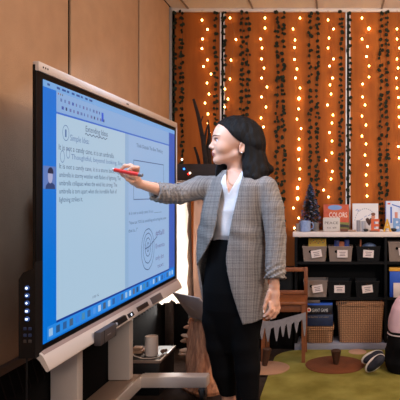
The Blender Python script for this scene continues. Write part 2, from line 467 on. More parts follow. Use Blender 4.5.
rect(0,0, .7507, 1.5955, .0026, 'side_strip', em('side_strip', (58,96,186)), disp, YD1, Y1)
rect(0,0, .742, .7505, .0028, 'dark_line', em('dock_line', (20,60,150)), disp, YD0, YD1)  # dark blue line drawn between the pages and the dock
rect(0,0, .695, .742, .0026, 'dock_strip', em('dock', (40,136,226)), disp, Y0+.03, Y1-.03)
cols = [(200,215,230),(20,40,70),(30,60,110),(70,60,60),(40,110,220),(225,235,245),(215,225,240),(90,150,235),(200,220,245),(60,70,90),(120,80,70),(80,130,150),(230,230,240),(35,60,120)]
for i in range(30):
    y = Y0+.055+i*.0535; c = cols[(i*5) % len(cols)] if i > 4 else cols[i]; c = tuple(int(.62*v+.38*w_) for v, w_ in zip(c, (70,150,226)))
    b = MB(); b.box(XS+.0027, XS+.0031, y-.014, y+.014, .705, .732); obj('dock_icon', b, em('icon_%d_%d_%d' % c, c), disp)
for i in range(9):
    y = Y0+.03+i*.04+(.03 if i else 0); rect(0,0,1.604,1.612,.0028,'menu_item',em('menu_ink',(40,80,150)),disp,y,y+.018+.006*(i%3))
random.seed(3)
for i in range(26):
    y = YD0+.03+(i % 13)*.032+(.0 if i < 13 else .01); z = 1.568 if i < 13 else 1.540
    c = [(50,80,170),(90,120,180),(40,60,110),(100,110,170)][random.randrange(4)]
    rect(0,0,z-.006,z+.006,.0029,'tool_icon',em('tool_%d_%d_%d' % c, c),disp,y,y+.006+.012*random.random())
rect(0,0,1.535,1.574,.0030,'tool_icon',em('tool_big',(40,90,210)),disp,SY(101),SY(102.8))
for k, c in enumerate(((150,110,130),(130,120,130),(100,120,140))):
    b = MB(); b.ball((XS+.0028, YD0+.015+.016*k, 1.588), .0045, 1, (.2,1,1)); obj('window_button', b, em('wb%d' % k, c), disp)
# small video picture of a person
v = rect(0,0, SZ(43,189), SZ(43,165.5), .0030, 'video_picture', em('video_bg', (92,122,186)), disp, Y0, SY(55))
yv = (Y0+SY(55))/2; zv = (SZ(43,189)+SZ(43,165.5))/2
def flat(name, pts, off, m, par):
    b = MB(); b.prism([(XS+off, y, z) for y, z in pts], (1,0,0), .0003); return obj(name, b, m, par)
def circ(y, z, ry, rz, a0=0, a1=2*PI, n=24): return [(y+ry*math.cos(a0+(a1-a0)*k/n), z+rz*math.sin(a0+(a1-a0)*k/n)) for k in range(n)]
flat('shoulders', [(yv-.030,zv-.041),(yv+.040,zv-.041),(yv+.036,zv-.026),(yv+.012,zv-.016),(yv-.006,zv-.016),(yv-.026,zv-.028)], .0031, em('v_sh',(40,60,110)), v)
flat('face', circ(yv+.004, zv+.004, .017, .025), .0033, em('v_face',(168,170,206)), v)
flat('hair', circ(yv+.006, zv+.020, .020, .017, -.35, PI+.45), .0035, em('v_hair',(26,34,66)), v)
m_ink = em('ink', (62,84,122)); m_ink2 = em('ink_soft', (84,116,168)); m_ink3 = em('ink_pen', (50,70,120))
def screen_text(s, px0, px1, py0, cap, m=m_ink, bold=.0):
    y0, y1 = SY(px0), SY(px1); z = SZ(px0, py0)
    text_mesh(s, (XS+.0030, y0, z), (0,1,0), (0,0,1), y1-y0, cap, 'text_line', m, disp, bold=bold)
def stroke(pts, r, m, name='pen_stroke', close=False):
    P3 = [(XS+.0032, y, z) for y, z in pts]
    if close: P3 = P3+[P3[0]]
    # flat ribbon
    b = MB(); n = len(P3)
    for i in range(n-1):
        a, c = Vector(P3[i]), Vector(P3[i+1]); d = (c-a)
        if d.length < 1e-6: continue
        q = d.normalized().cross(Vector((1,0,0)))*r; e = d.normalized()*r*.5
        b.faces([[a-q-e, c-q+e, c+q+e, a+q-e]])
    return obj(name, b, m, disp)
screen_text('Extending Ideas', 85, 107, 131.3, .024, m_ink)
ye = np.linspace(SY(84.5), SY(106.5), 26); stroke([(y, 1.462+.004*math.sin(i*1.6)) for i, y in enumerate(ye)], .0018, m_ink)
stroke(circ(SY(65), SZ(65,133), .026, .029), .0014, m_ink2, close=True)
screen_text('1', 64.2, 65.8, 137, .03, m_ink2)
screen_text('Simple Idea:', 69.5, 88.5, 140.5, .024, m_ink2)
screen_text('It is not a candy cane, it is an umbrella.', 58, 113.5, 149.5, .022)
stroke(circ(SY(61.6), SZ(61.6,156.5), .016, .022), .0014, m_ink2, close=True)
stroke(circ(SY(67.3), SZ(67.3,153.5), .014, .018), .0014, m_ink2, close=True)
screen_text('Thoughtful, beyond looking, fine', 70.5, 122, 159, .020, m_ink2)
screen_text('It is not a candy cane, it is a storm back, fragile', 58.5, 121, 168.3, .019)
screen_text('umbrella in stormy weather with flashes of lightning. The', 58.5, 120, 176.8, .019)
screen_text('umbrella collapses when the wind hits strong. The', 58.5, 116.5, 185.2, .019)
screen_text('umbrella is torn apart when the incredible flash of', 58.5, 116, 193.5, .019)
screen_text('lightning strikes it.', 58.5, 82, 202, .019)
screen_text('100 %', 92, 98, 298.5, .010)
screen_text('Think Outside The Box Thinking', 136, 162, 147, .020)
zt, zb = SZ(133,160), SZ(133,199.5)
stroke([(SY(133),zt),(SY(163),zt),(SY(163),zb),(SY(133),zb)], .0022, em('ink_box',(70,92,140)), 'drawn_box', True)
screen_text('It is not a candy cane. It is a', 128.5, 152.5, 215, .016); stroke([(SY(153.5),SZ(128.5,215.5)),(SY(161),SZ(128.5,215.5))], .001, m_ink)
screen_text('"How can YOU do something and turning the power', 128.5, 166, 224.8, .017)
screen_text('that is...?"', 128, 137, 232.7, .017)
yc, zc_ = SY(147.4), SZ(147.4,247)
for ry, rz, dz in ((.108,.112,-.012),(.078,.082,-.006),(.046,.050,0),(.018,.024,0)):
    stroke([(y, z+.0012*math.sin(2*k)) for k, (y, z) in enumerate(circ(yc, zc_+dz, ry, rz, n=32))], .0022, m_ink3, close=True)
stroke([(yc-.05,zc_-.006),(yc+.02,zc_),(yc+.16,zc_+.045)], .0026, m_ink3); stroke([(yc-.05,zc_+.02),(yc-.045,zc_-.02)], .0022, m_ink3)
m_pen = em('ink_violet', (104,100,150))
for s, a, c, py, cap in (('#fall', 155, 163.5, 236, .042), ('Events', 155.2, 164, 248.5, .036), ('only dot', 155, 163.5, 260.5, .036), ('text', 157, 163, 268, .032)):
    screen_text(s, a, c, py, cap*.72, m_pen)

# ---- the rolling stand
m_stand = mat('stand_greige', (206,190,180), .42, .1)
m_stand_d = mat('stand_top', (150,124,108), .5, .1)
t = thing('display_stand', 'beige metal rolling stand carrying the large touch display', 'stand', (-1.2, 2.93, 0))
for y in (2.60, 3.26):
    b = MB(); b.box(-1.277, -1.152, y-.03, y+.03, .157, 1.30, .008); b2 = obj('column', b, m_stand, t)
b = MB(); b.box(-1.26, XS-.078, 2.45, 3.42, 1.08, 1.16, .004); b.box(-1.26, XS-.078, 2.45, 3.42, 1.30, 1.36, .004); obj('wall_bracket', b, m_blk, t)
b = MB(); b.box(-1.276, -1.120, 2.30, 3.36, .092, .155, .008); obj('base_beam', b, m_stand_d, t)
b = MB(); b.box(-1.122, -1.110, 2.30, 3.36, .090, .157, .003); obj('edge_strip', b, m_stand, t)
for y, a in ((3.335, 0), (2.33, 0)):
    b = MB(); b.box(-1.115, -.732, y-.042, y+.042, .092, .157, .006)
    foot = obj('foot', b, m_stand, t)
    b = MB(); b.box(-.7315, -.7295, y-.036, y+.036, .098, .150); obj('foot_cap', b, m_frame, foot)
for x, y in ((-.755,3.30),(-.755,2.33),(-1.20,3.30),(-1.20,2.36)):
    b = MB(); b.cyl((x-.012,y+.02,.052),(x+.012,y+.02,.052),.050,seg=28); w = obj('caster', b, mat('rubber', (26,22,22), .6), t)
    b = MB(); b.cyl((x-.015,y+.02,.052),(x+.015,y+.02,.052),.014,seg=16); b.prism([(x-.02,y-.03,.093),(x-.02,y+.03,.093),(x-.02,y+.03,.06),(x-.02,y+.0,.05)], (1,0,0), .005); b.prism([(x+.015,y-.03,.093),(x+.015,y+.03,.093),(x+.015,y+.03,.06),(x+.015,y+.0,.05)], (1,0,0), .005); obj('caster_fork', b, m_dg, w)
# eraser box clipped on the tray
b = MB(); b.box(xf-.0, xf+.03, SY(93.5,xf), SY(110,xf), .590, .648, .005)
o = obj('eraser_block', b, m_dg, None, loc=(xf+.015, 2.4, .59)); tag(o, 'dark grey rectangular eraser box clipped to the display tray', 'eraser')
b = MB(); yq = (SY(93.5,xf)+SY(110,xf))/2; b.box(xf+.0298, xf+.031, yq-.02, yq+.02, .617, .621); obj('mark', b, mat('mark_grey', (130,120,118), .5), o)
b = MB(); b.box(xf+.028, xf+.0312, SY(93.5,xf)+.035, SY(93.5,xf)+.037, .593, .646); obj('seam', b, m_blk, o)

# ================================================================== behind and below the display
t = thing('equipment_cabinet', 'low black cabinet with a metal edged top below the display', 'cabinet', (-1.16, 3.58, 0))
b = MB(); b.box(-1.275, -1.045, 3.43, 3.75, 0, .205, .004); obj('body', b, mat('cab_black', (14,12,12), .5), t)
b = MB(); b.box(-1.279, -1.04, 3.42, 3.757, .206, .214, .002); tp = obj('top', b, mat('cab_top', (52,43,40), .45, .2), t)
b = MB(); b.box(-1.279, -1.037, 3.414, 3.42, .200, .217, .001); b.box(-1.041, -1.034, 3.414, 3.757, .200, .217, .001); obj('metal_edge', b, mat('edge_metal', (170,150,138), .3, .7), tp)
yc_ = 3.53; xc_ = PX(151.3, yc_)
b = MB(); b.lathe((xc_, yc_, .215), [(.036,0),(.040,.003),(.0405,.02),(.0405,.112),(.039,.119),(.034,.121),(.034,.114),(0,.113)], 40)
tag(obj('white_cylinder_speaker', b, mat('white_matte', (236,222,214), .55)), 'small white cylinder standing on the low black cabinet', 'speaker')
b = MB(); b.box(-1.262, -1.19, 3.55, 3.63, .2155, .235, .006); b.box(-1.258, -1.20, 3.56, 3.62, .235, .252, .006)
tag(obj('power_adapter', b, mat('tan_plastic', (168,130,104), .6)), 'tan power adapter on the low cabinet left of the white cylinder', 'adapter')
b = MB(); b.tube([(-1.23,3.46,.26),(-1.2,3.445,.235),(-1.15,3.44,.2215),(-1.1,3.445,.2205),(-1.058,3.47,.2205),(-1.053,3.52,.2205),(-1.06,3.57,.2205)], .0032, 6)
tag(obj('cable', b, mat('cable_white', (205,185,172), .5)), 'thin white cable lying across the top of the low black cabinet', 'cable')
b = MB(); b.ball((-1.064,3.56,.232), .014, 2, (1,1,1.1)); b.ball((-1.052,3.585,.229), .012, 2)
tag(obj('earbud_case', b, mat('earbud', (150,120,104), .5)), 'small tan rounded gadget right of the white cylinder', 'gadget')

# dark timber rack with branches, lit canvas and pale board
m_tim = mat('dark_timber', (44,29,23), .7, noise=.4, nscale=12, stretch=(1,1,4), bump=.4, bscale=60)
m_bark = mat('bark_dark', (42,29,23), .9, noise=.5, nscale=40, bump=.8, bscale=120)
YR = 4.25
t = thing('timber_rack', 'dark timber rack standing behind the display', 'rack', (PX(195,YR), YR, 0))
for z0, z1, d in ((PZ(181,YR), PZ(164,YR), .03), (PZ(199,YR), PZ(183,YR), .028)):
    b = MB(); b.box(-1.27, -.80, YR-d/2, YR+d/2, z0, z1, .006); obj('cross_board', b, m_tim, t)
b = MB(); b.box(-1.27, -.80, YR-.10, YR+.06, PZ(182.9,YR), PZ(181.1,YR), .004); obj('ledge', b, mat('ledge_brown', (104,72,54), .6), t)
for x0, x1 in ((-1.26,-1.20), (-.88,-.83)):
    b = MB(); b.box(x0, x1, YR+.018, YR+.06, 0, PZ(160,YR), .006); obj('post', b, m_tim, t)
def branch(pts, rs, label, subs=()):
    b = MB(); b.tube(pts, rs, 9)
    for a in subs: b.tube(a[0], a[1], 7)
    tag(obj('tree_branch', b, m_bark), label, 'branch', None)
Yb = 4.36
branch([Vector((PX(211,Yb),Yb,.002)), P(208,200,Yb), P(206,165,Yb), P(203,140,Yb), P(198,115,Yb), P(193.5,99,Yb)], [.024,.022,.019,.017,.014,.010], 'tallest bare dark branch leaning left behind the timber rack',
       [([P(204,146,Yb),P(206,132,Yb),P(208,124,Yb)],[.012,.008,.004]), ([P(200,124,Yb),P(203,116,Yb)],[.008,.004])])
branch([Vector((PX(204,Yb+.1),Yb+.1,.002)), P(203,200,Yb+.1), P(200,168,Yb+.1), P(197.5,156,Yb+.1), P(194.5,147,Yb+.1)], [.018,.016,.013,.011,.009], 'short bare branch leaning left between the tall branch and the display')
branch([Vector((PX(206,Yb+.08),Yb+.08,.002)), P(209,210,Yb+.08), P(209,170,Yb+.08), P(208,150,Yb+.08), P(209.5,136,Yb+.08), P(208,120,Yb+.08)], [.034,.03,.027,.022,.013,.005], 'thick upright dark branch directly behind the face of the woman',
       [([P(209,160,Yb+.08),P(205,148,Yb+.08),P(204,138,Yb+.08)],[.012,.008,.005])])
# coloured string lights on the rack
t = thing('coloured_string_light', 'string of blue, red and white bulbs draped over the timber rack', 'string lights', P(186,165,YR-.03))
pts = [P(181,150,YR-.03), P(182,159,YR-.03), P(184,168.5,YR-.03), P(189,174,YR-.03), P(196,177,YR-.03), P(204,176,YR-.03)]
b = MB(); b.tube(pts, .0015, 5); obj('wire', b, m_blk, t)
for (px, py), nm, c in (((182,159.5),'bulb_white',(255,240,210)), ((184,169),'bulb_blue',(40,120,255)), ((188.5,174),'bulb_red',(255,30,20)), ((190,173),'bulb_white',(255,240,210))):
    b = MB(); b.ball(P(px,py,YR-.036), .0075, 2); obj('bulb', b, mat(nm, c, .4, emit=4), t)

# bright canvas with an unseen area light added behind it
YC = 4.02
top, pts = 1.30, []
xl, xr = PX(150,YC), PX(187.5,YC)
nx = 40
b = MB(); rows = []
def bottom(u): return PZ(302.5,YC)+.010*math.sin(u*14)+.006*math.sin(u*33+1)+.003*math.sin(u*70)
for f_ in (0, .004):
    rws = []
    for j in range(13):
        r = []
        for i in range(nx+1):
            u = i/nx; x = xl+(xr-xl)*u; zb_ = bottom(u); z = zb_+(1.19-zb_)*j/12
            r.append(b.bm.verts.new((x+(.006*math.sin(j*2.1) if i in (0,nx) else 0), YC+f_+.010*math.sin(u*12+j*.3)*(1-j/16), z)))
        rws.append(r)
    rows.append(rws)
for s_, rws in enumerate(rows):
    for j in range(12):
        for i in range(nx):
            q = (rws[j][i], rws[j][i+1], rws[j+1][i+1], rws[j+1][i]); b.bm.faces.new(q if s_ == 0 else q[::-1])
A, B = rows
for j in range(12):
    for i in (0, nx): b.bm.faces.new((A[j][i], A[j+1][i], B[j+1][i], B[j][i]))
for i in range(nx):
    for j in (0, 12): b.bm.faces.new((A[j][i], A[j][i+1], B[j][i+1], B[j][i]))
mc = bpy.data.materials.new('backlit_canvas'); mc.use_nodes = True; nt = mc.node_tree; bs = nt.nodes['Principled BSDF']
bs.inputs['Base Color'].default_value = (*lin((250,242,234)), 1); bs.inputs['Roughness'].default_value = .9
trn = nt.nodes.new('ShaderNodeBsdfTranslucent'); trn.inputs[0].default_value = (*lin((255,248,240)), 1); mx = nt.nodes.new('ShaderNodeMixShader'); mx.inputs[0].default_value = .5
nt.links.new(bs.outputs[0], mx.inputs[1]); nt.links.new(trn.outputs[0], mx.inputs[2]); nt.links.new(mx.outputs[0], nt.nodes['Material Output'].inputs['Surface'])
cv = tag(obj('canvas_sheet', b, mc), 'bright white canvas sheet with ragged bottom hem hanging behind the display', 'canvas')
b = MB(); b.box(xl-.02, xr+.03, YC-.008, YC+.014, 1.185, 1.21, .004); obj('top_batten', b, m_tim, cv)
la = bpy.data.lights.new('canvas_fill', 'AREA'); la.shape = 'RECTANGLE'; la.size = .26; la.size_y = 1.0; la.energy = 10; la.color = (1,.95,.9)  # added backlight that makes the sheet bright
lo = bpy.data.objects.new('canvas_fill', la); C.objects.link(lo); lo.location = ((xl+xr)/2, YC+.14, .83); 
lo.rotation_euler = (-PI/2, 0, 0)
# bark pole and pale board
b = MB(); ps = [(PX(192.2-4*z/1.2,4.1)+.003*math.sin(z*5), 4.10, z) for z in np.linspace(0, PZ(192,4.1), 14)]
b.tube(ps, [.020+.0015*math.sin(i*1.3) for i in range(14)], 14)
tag(obj('bark_pole', b, mat('bark_mid', (84,60,46), .9, noise=.5, nscale=30, stretch=(1,1,.3), bump=.8, bscale=90)), 'upright brown bark pole right of the bright canvas', 'pole')
b = MB(); b.prism([P(192.5,330,4.3), P(204,330,4.3), P(206,195,4.3), P(194,195,4.3)], (0,1,0), .012)
tag(obj('pale_board', b, mat('pale_board', (150,118,102), .7, noise=.1, nscale=8)), 'narrow pale board between the bark pole and the woman', 'board')
# log stump
SX_, SYY = -.765, 3.60
t = thing('log_stump', 'flared log stump carrying the laptop', 'stump', (SX_, SYY, 0))
m_log = mat('log_bark', (226,156,112), .85, noise=.6, nscale=16, stretch=(2.5,2.5,.45), bump=1.0, bscale=45, rgb2=(140,82,54))
def wob(a, k): return 1+.06*math.sin(3*a+k*.35)+.045*math.sin(7*a+1+k*.2)+.025*math.sin(13*a-k*.8)+.015*math.sin(23*a+k)
prof = [(.180,0),(.188,.02)]+[(.133+.055*math.exp(-z/.13), z) for z in np.linspace(.04,.42,16)]+[(.130,.43)]
b = MB(); b.lathe((SX_,SYY,0), prof, 72, wob); obj('trunk', b, m_log, t)
b = MB(); b.lathe((SX_,SYY,.4285), [(.118,0),(.118,.003)], 48, lambda a,k: 1+.05*math.sin(3*a+5)+.04*math.sin(7*a)); obj('cut_face', b, mat('cut_wood', (206,160,118), .7, noise=.3, nscale=30), t)
random.seed(5)
for i in range(11):
    z = .14+.24*random.random()+.01*i*.3; a = PI+.9*(random.random()-.5)-.25
    r = .135+.065*math.exp(-z/.13)
    R = Matrix.Rotation(a, 3, 'Z') @ Matrix.Rotation(.5*(random.random()-.5), 3, 'Y')
    b = MB(); b.ball((SX_+math.cos(a)*(r+.012), SYY+math.sin(a)*(r+.012), z), .03+.012*random.random(), 2, (1.15,.8,.38), R)
    obj('bracket_fungus', b, mat('fungus', (206,158,120), .8, noise=.3, nscale=30, bump=.6, bscale=80), t)
# laptop on the stump, half open, its lid leaning towards the display
A = Vector((-.905, 3.60, .4405)); H = Vector((.73,-.68,0)).normalized(); D = Vector((.68,.73,0)).normalized(); U = Vector((0,0,1))
Lv = Vector((-.088,-.094,.170)).normalized()
t = thing('laptop', 'open grey laptop standing on the log stump', 'laptop', A)
def slab(o, u, lu, v, lv, w, th, bev=.002):
    b = MB(); r = MB.box(b, 0, lu, 0, lv, 0, th, bev)
    M4 = Matrix((( u.x, v.x, w.x, o.x), (u.y, v.y, w.y, o.y), (u.z, v.z, w.z, o.z), (0,0,0,1)))
    bmesh.ops.transform(b.bm, matrix=M4, verts=b.bm.verts); return b
m_lap = mat('laptop_grey', (205,193,186), .4, .1)
A2 = A-U*.004
obj('base', slab(A2, H, .30, D, .21, U, .012), m_lap, t)
nl = H.cross(Lv).normalized()
if nl.y > 0: nl = -nl
lid = obj('lid', slab(A+U*.009-H*0, H, .30, Lv, .205, nl, .006), m_lap, t)
inn = -nl
o_ = slab(A+U*.009+inn*.0005+H*.008+Lv*.01, H, .284, Lv, .186, inn, .0006, 0); obj('screen', o_, m_blk, lid)
obj('keyboard', slab(A2+U*.012+H*.02+D*.03, H, .26, D, .10, U, .001, 0), m_blk, t)
obj('hinge', slab(A+U*.006+H*.05, H, .2, D, .008, U, .006, .002), m_blk, t)
q = A+U*.009+nl*.0062+H*.075+Lv*.105
obj('stripe', slab(q, (H*.8-Lv*.45).normalized(), .07, (H*.45+Lv*.8).normalized(), .003, nl, .0006, 0), mat('stripe_white',(225,220,215),.4), lid)

# ================================================================== lights and ivy on the rear wall
def split(s): return [tuple(map(float, q.split(','))) for q in s.split()]
strands = [
 ('far left strand of fairy lights, above the head of the woman', split('202,20 207.5,29.5 202.5,39 202,48.5 207.5,60 203.5,66.5 211,74 207,83 209,94 205,103 208,114 208,123.5 210,133')),
 ('strand of fairy lights beside the left white wall channel', split('230,18 236,39.5 231,60 230,79 225,89 228,99 224.8,107')),
 ('strand of fairy lights just right of the head of the woman', split('265,18 265,28 260.5,39 262,48 261.5,59 264,68 261.5,78 267,87 261.5,97 266,107 261,118 263.5,127 262,137 263,147')),
 ('long strand of fairy lights falling to the small christmas tree', split('300,18 293,29 295,40 294.5,47.5 294.5,59.5 297,69 295.5,78 300,88 299,98.5 298.6,109 297,119 301,128.6 299,139 299,149 298.6,159.5 300,169 299.6,179 297.6,188 297.6,198.5 293.4,208 298.6,218 294.4,228')),
 ('strand of fairy lights left of the right white wall channel', split('328,20 333.5,29 329,38 328,48 333.5,59 329.5,66 332.5,78 330,85 331,94 327.5,105 333,115 332,123 329.5,132.5 332,141 332,153 326,160.5 332.4,171.5 331,179 323.6,190 328.5,197')),
 ('strand of fairy lights falling behind the white picture book', split('362,18 369,28.6 362,39 367.5,46.5 366.5,56.5 369,66 369,77 362.6,84 362.6,97 365,105 362,116 366,125 362,136 366,144 365,155 367.5,165 366,175 367,185 367,196')),
 ('strand of fairy lights at the right edge of the picture', split('397,29 397,39 399.6,48 397,59 398,68 396.4,78 397,88 398.4,97.5 399,107 399,117 399.5,126.6 398.4,146.5 399,158')),
]
m_bulb = mat('warm_bulb', (255,196,120), .4, emit=1, ergb=(255,205,120))
m_bulb.node_tree.nodes['Principled BSDF'].inputs['Emission Strength'].default_value = 22
m_wire = mat('copper_wire', (150,92,50), .5)
bulb_me = None
YL = YB-.032
for lab, pts in strands:
    t = thing('fairy_light_string', lab, 'fairy lights', P(pts[0][0], 10, YL), 'fairy lights hanging on the rear wall')
    path = [P(pts[0][0], 10, YL)]
    for q in pts: path.append(P(q[0], q[1]-1.2, YL+.004))
    b = MB(); b.tube(path, .0013, 4); obj('wire', b, m_wire, t)
    for px, py in pts:
        big = (px, py) in ((297.6,198.5),(297.6,188),(299,149),(299,98.5),(369,28.6)) 
        if bulb_me is None:
            b = MB(); b.ball((0,0,0), .0068, 2, (1,1,1.3)); o = obj('bulb', b, m_bulb); bulb_me = o.data; o.parent = t
        else:
            o = bpy.data.objects.new('bulb', bulb_me); C.objects.link(o); o.parent = t
        o.location = P(px, py, YL)-t.location
        if big: o.scale = (1.5,)*3
m_ivy = mat('ivy_leaf', (38,44,28), .75, spec=.2, noise=.4, nscale=30)
m_vine = mat('vine', (60,50,30), .8)
ivy = [(174.5,300,'ivy garland in the far left corner of the rear wall'),(182,300,'second ivy garland from the left corner, beside the display'),
 (216,200,'ivy garland just left of the left wall channel'),(224,160,'ivy garland draped over the left wall channel'),(242,260,'ivy garland above the head of the woman, left of its pair'),
 (248,260,'ivy garland above the head of the woman, right of its pair'),(277,260,'ivy garland right of the woman, left of its pair'),(283.5,260,'ivy garland right of the woman, right of its pair'),
 (310,225,'ivy garland left of the pair above the small christmas tree'),(317.5,225,'ivy garland right of the pair above the small christmas tree'),(341,212,'ivy garland left of the right wall channel'),
 (349,204,'ivy garland draped over the right wall channel'),(380.5,232,'ivy garland above the yellow letter, left of its pair'),(387,232,'ivy garland above the yellow letter, right of its pair')]
random.seed(11)
for px, pyb, lab in ivy:
    Yv = YB-.022; x = PX(px, Yv); zb_ = PZ(pyb, Yv)
    t = thing('ivy_garland', lab, 'garland', (x, Yv, ZT-.03), 'ivy garlands hanging on the rear wall')
    b = MB(); n = 40; b.tube([(x+.006*math.sin(k*.7), Yv, ZT-.03+(zb_-ZT+.03)*k/n) for k in range(n+1)], .0014, 4); obj('vine', b, m_vine, t)
    b = MB(); z = ZT-.04
    while z > zb_:
        for k in range(2):
            a = random.random()*2*PI; s = .011+.007*random.random(); ti = (random.random()-.5)*1.3
            c = Vector((x+(random.random()-.5)*.03, Yv-.004-random.random()*.012, z+(random.random()-.5)*.02))
            R = Matrix.Rotation(ti, 3, 'Z') @ Matrix.Rotation(a, 3, 'Y')
            out = [(0,0,-1.1),(.75,-.12,-.55),(.95,-.1,.1),(.5,-.08,.75),(0,.1,.55),(-.5,-.08,.75),(-.95,-.1,.1),(-.75,-.12,-.55)]
            vs = [c+R@(Vector(q)*s) for q in out]; ctr = c+R@Vector((0,.1*s,0))
            cv_ = b.bm.verts.new(ctr); rg = b.ring(vs)
            for i in range(8): b.bm.faces.new((rg[i], rg[(i+1)%8], cv_))
        z -= .030+.026*random.random() if random.random() > .16 else .062
    o = obj('leaves', b, m_ivy, t)

# ================================================================== right side: rug, bench, bookcase
m_rug = mat('rug_green', (168,158,84), .98, noise=.35, nscale=5, bump=1.0, bscale=260, rgb2=(128,118,52), spec=.1)
b = MB(); x0,x1,y0,y1,r = -.43,2.4,3.15,4.398,.22
outl = []
for cx_, cy_, a0 in ((x1-r,y1-r,0),(x0+r,y1-r,PI/2),(x0+r,y0+r,PI),(x1-r,y0+r,1.5*PI)):
    outl += [(cx_+r*math.cos(a0+PI/2*k/10), cy_+r*math.sin(a0+PI/2*k/10), .001) for k in range(11)]
b.prism(outl, (0,0,1), .011); tag(obj('rug', b, m_rug), 'olive green pile rug lying on the dark floor', 'rug')
def disc(px, py, r, m, label, ry=None):
    Y = ZC*F/(py-CY); b = MB(); c = Vector((PX(px,Y), Y, .0125)); b.lathe(c, [(r,0),(r,.003),(r-.003,.005)], 48, lambda a,k: 1+.01*math.sin(5*a))
    return tag(obj('round_mat', b, m), label, 'mat', 'round felt mats on the rug')
disc(335, 366.5, .208, mat('mat_brown', (122,64,28), .95, noise=.35, nscale=9, bump=.7, bscale=200), 'large brown round mat under a short wooden peg')
disc(267, 370, .155, mat('mat_tan', (176,132,104), .95, noise=.2, nscale=9, bump=.7, bscale=200), 'tan pink round mat under the wooden chair')
disc(357.5, 353.6, .068, mat('mat_pink', (206,160,132), .95, noise=.1, nscale=9, bump=.7, bscale=200), 'small pale pink round mat in front of the large wicker basket')
m_gr = mat('grey_plinth', (150,148,162), .7, noise=.2, nscale=10)
m_leg = mat('dark_leg', (64,36,20), .55)
def peg(px, py, pyt, hw0, hw1, lean, label):
    Y = ZC*F/(py-CY); x = PX(px, Y); z0 = .0175; z1 = PZ(pyt, Y); b = MB()
    b.tube([(x,Y,z0),(x+lean*.5,Y,(z0+z1)/2),(x+lean,Y,z1)], [hw0*Y/F,(hw0+hw1)/2*Y/F,hw1*Y/F], 18)
    b.tube([(x+lean,Y,z1+.0),(x+lean,Y,z1+.004)], [hw1*Y/F*.93,hw1*Y/F*.8], 18)
    tag(obj('wooden_peg', b, m_leg), label, 'peg', 'tapered wooden pegs on the rug')
peg(336, 366.5, 350.5, 2.6, 5.2, 0, 'short dark tapered wooden peg standing on the brown round mat')
peg(264.5, 368, 349, 2.6, 4.4, .02, 'short dark tapered wooden peg leaning beside the legs of the woman')
# bookcase
YF = 4.43
m_black = mat('bookcase_black', (9,7,7), .6, spec=.2)
m_top = mat('top_pale', (226,208,196), .45)
t = thing('bookcase', 'black bookcase with a pale top standing against the rear wall', 'bookcase', (.3, YF, 0))
xl, xm, xr_ = PX(294.5,YF), PX(386,YF), 1.12
b = MB(); b.box(xl, xr_, 4.655, 4.665, 0, .88); obj('back_panel', b, m_black, t)
for x in (xl, xm-.012, xr_-.022):
    b = MB(); b.box(x, x+.022, YF, 4.654, .0545 if x == xm-.012 else 0, .879, .0015, seg=1); obj('side_panel' if x != xm-.012 else 'divider', b, m_black, t)
for xa, xb_ in ((xl+.0225, xm-.0125), (xm+.0105, xr_-.0225)):
    for z in (PZ(299,YF), PZ(263.2,YF)):
        b = MB(); b.box(xa, xb_, YF+.004, 4.654, z-.010, z+.010, .0015, seg=1); obj('shelf', b, m_black, t)
b = MB(); b.box(xl+.0225, xr_-.0225, YF-.001, 4.654, .0, .0535); b.box(xl+.002, xr_, YF-.027, YF-.0012, 0, .054, .002); obj('plinth', b, m_gr, t)
b = MB(); b.box(xl-.012, xr_+.01, YF-.02, 4.668, .8795, .9185, .003); obj('top_board', b, m_top, t)
ZS2, ZS1, ZTB = PZ(299,YF)+.011, PZ(263.2,YF)+.011, .919
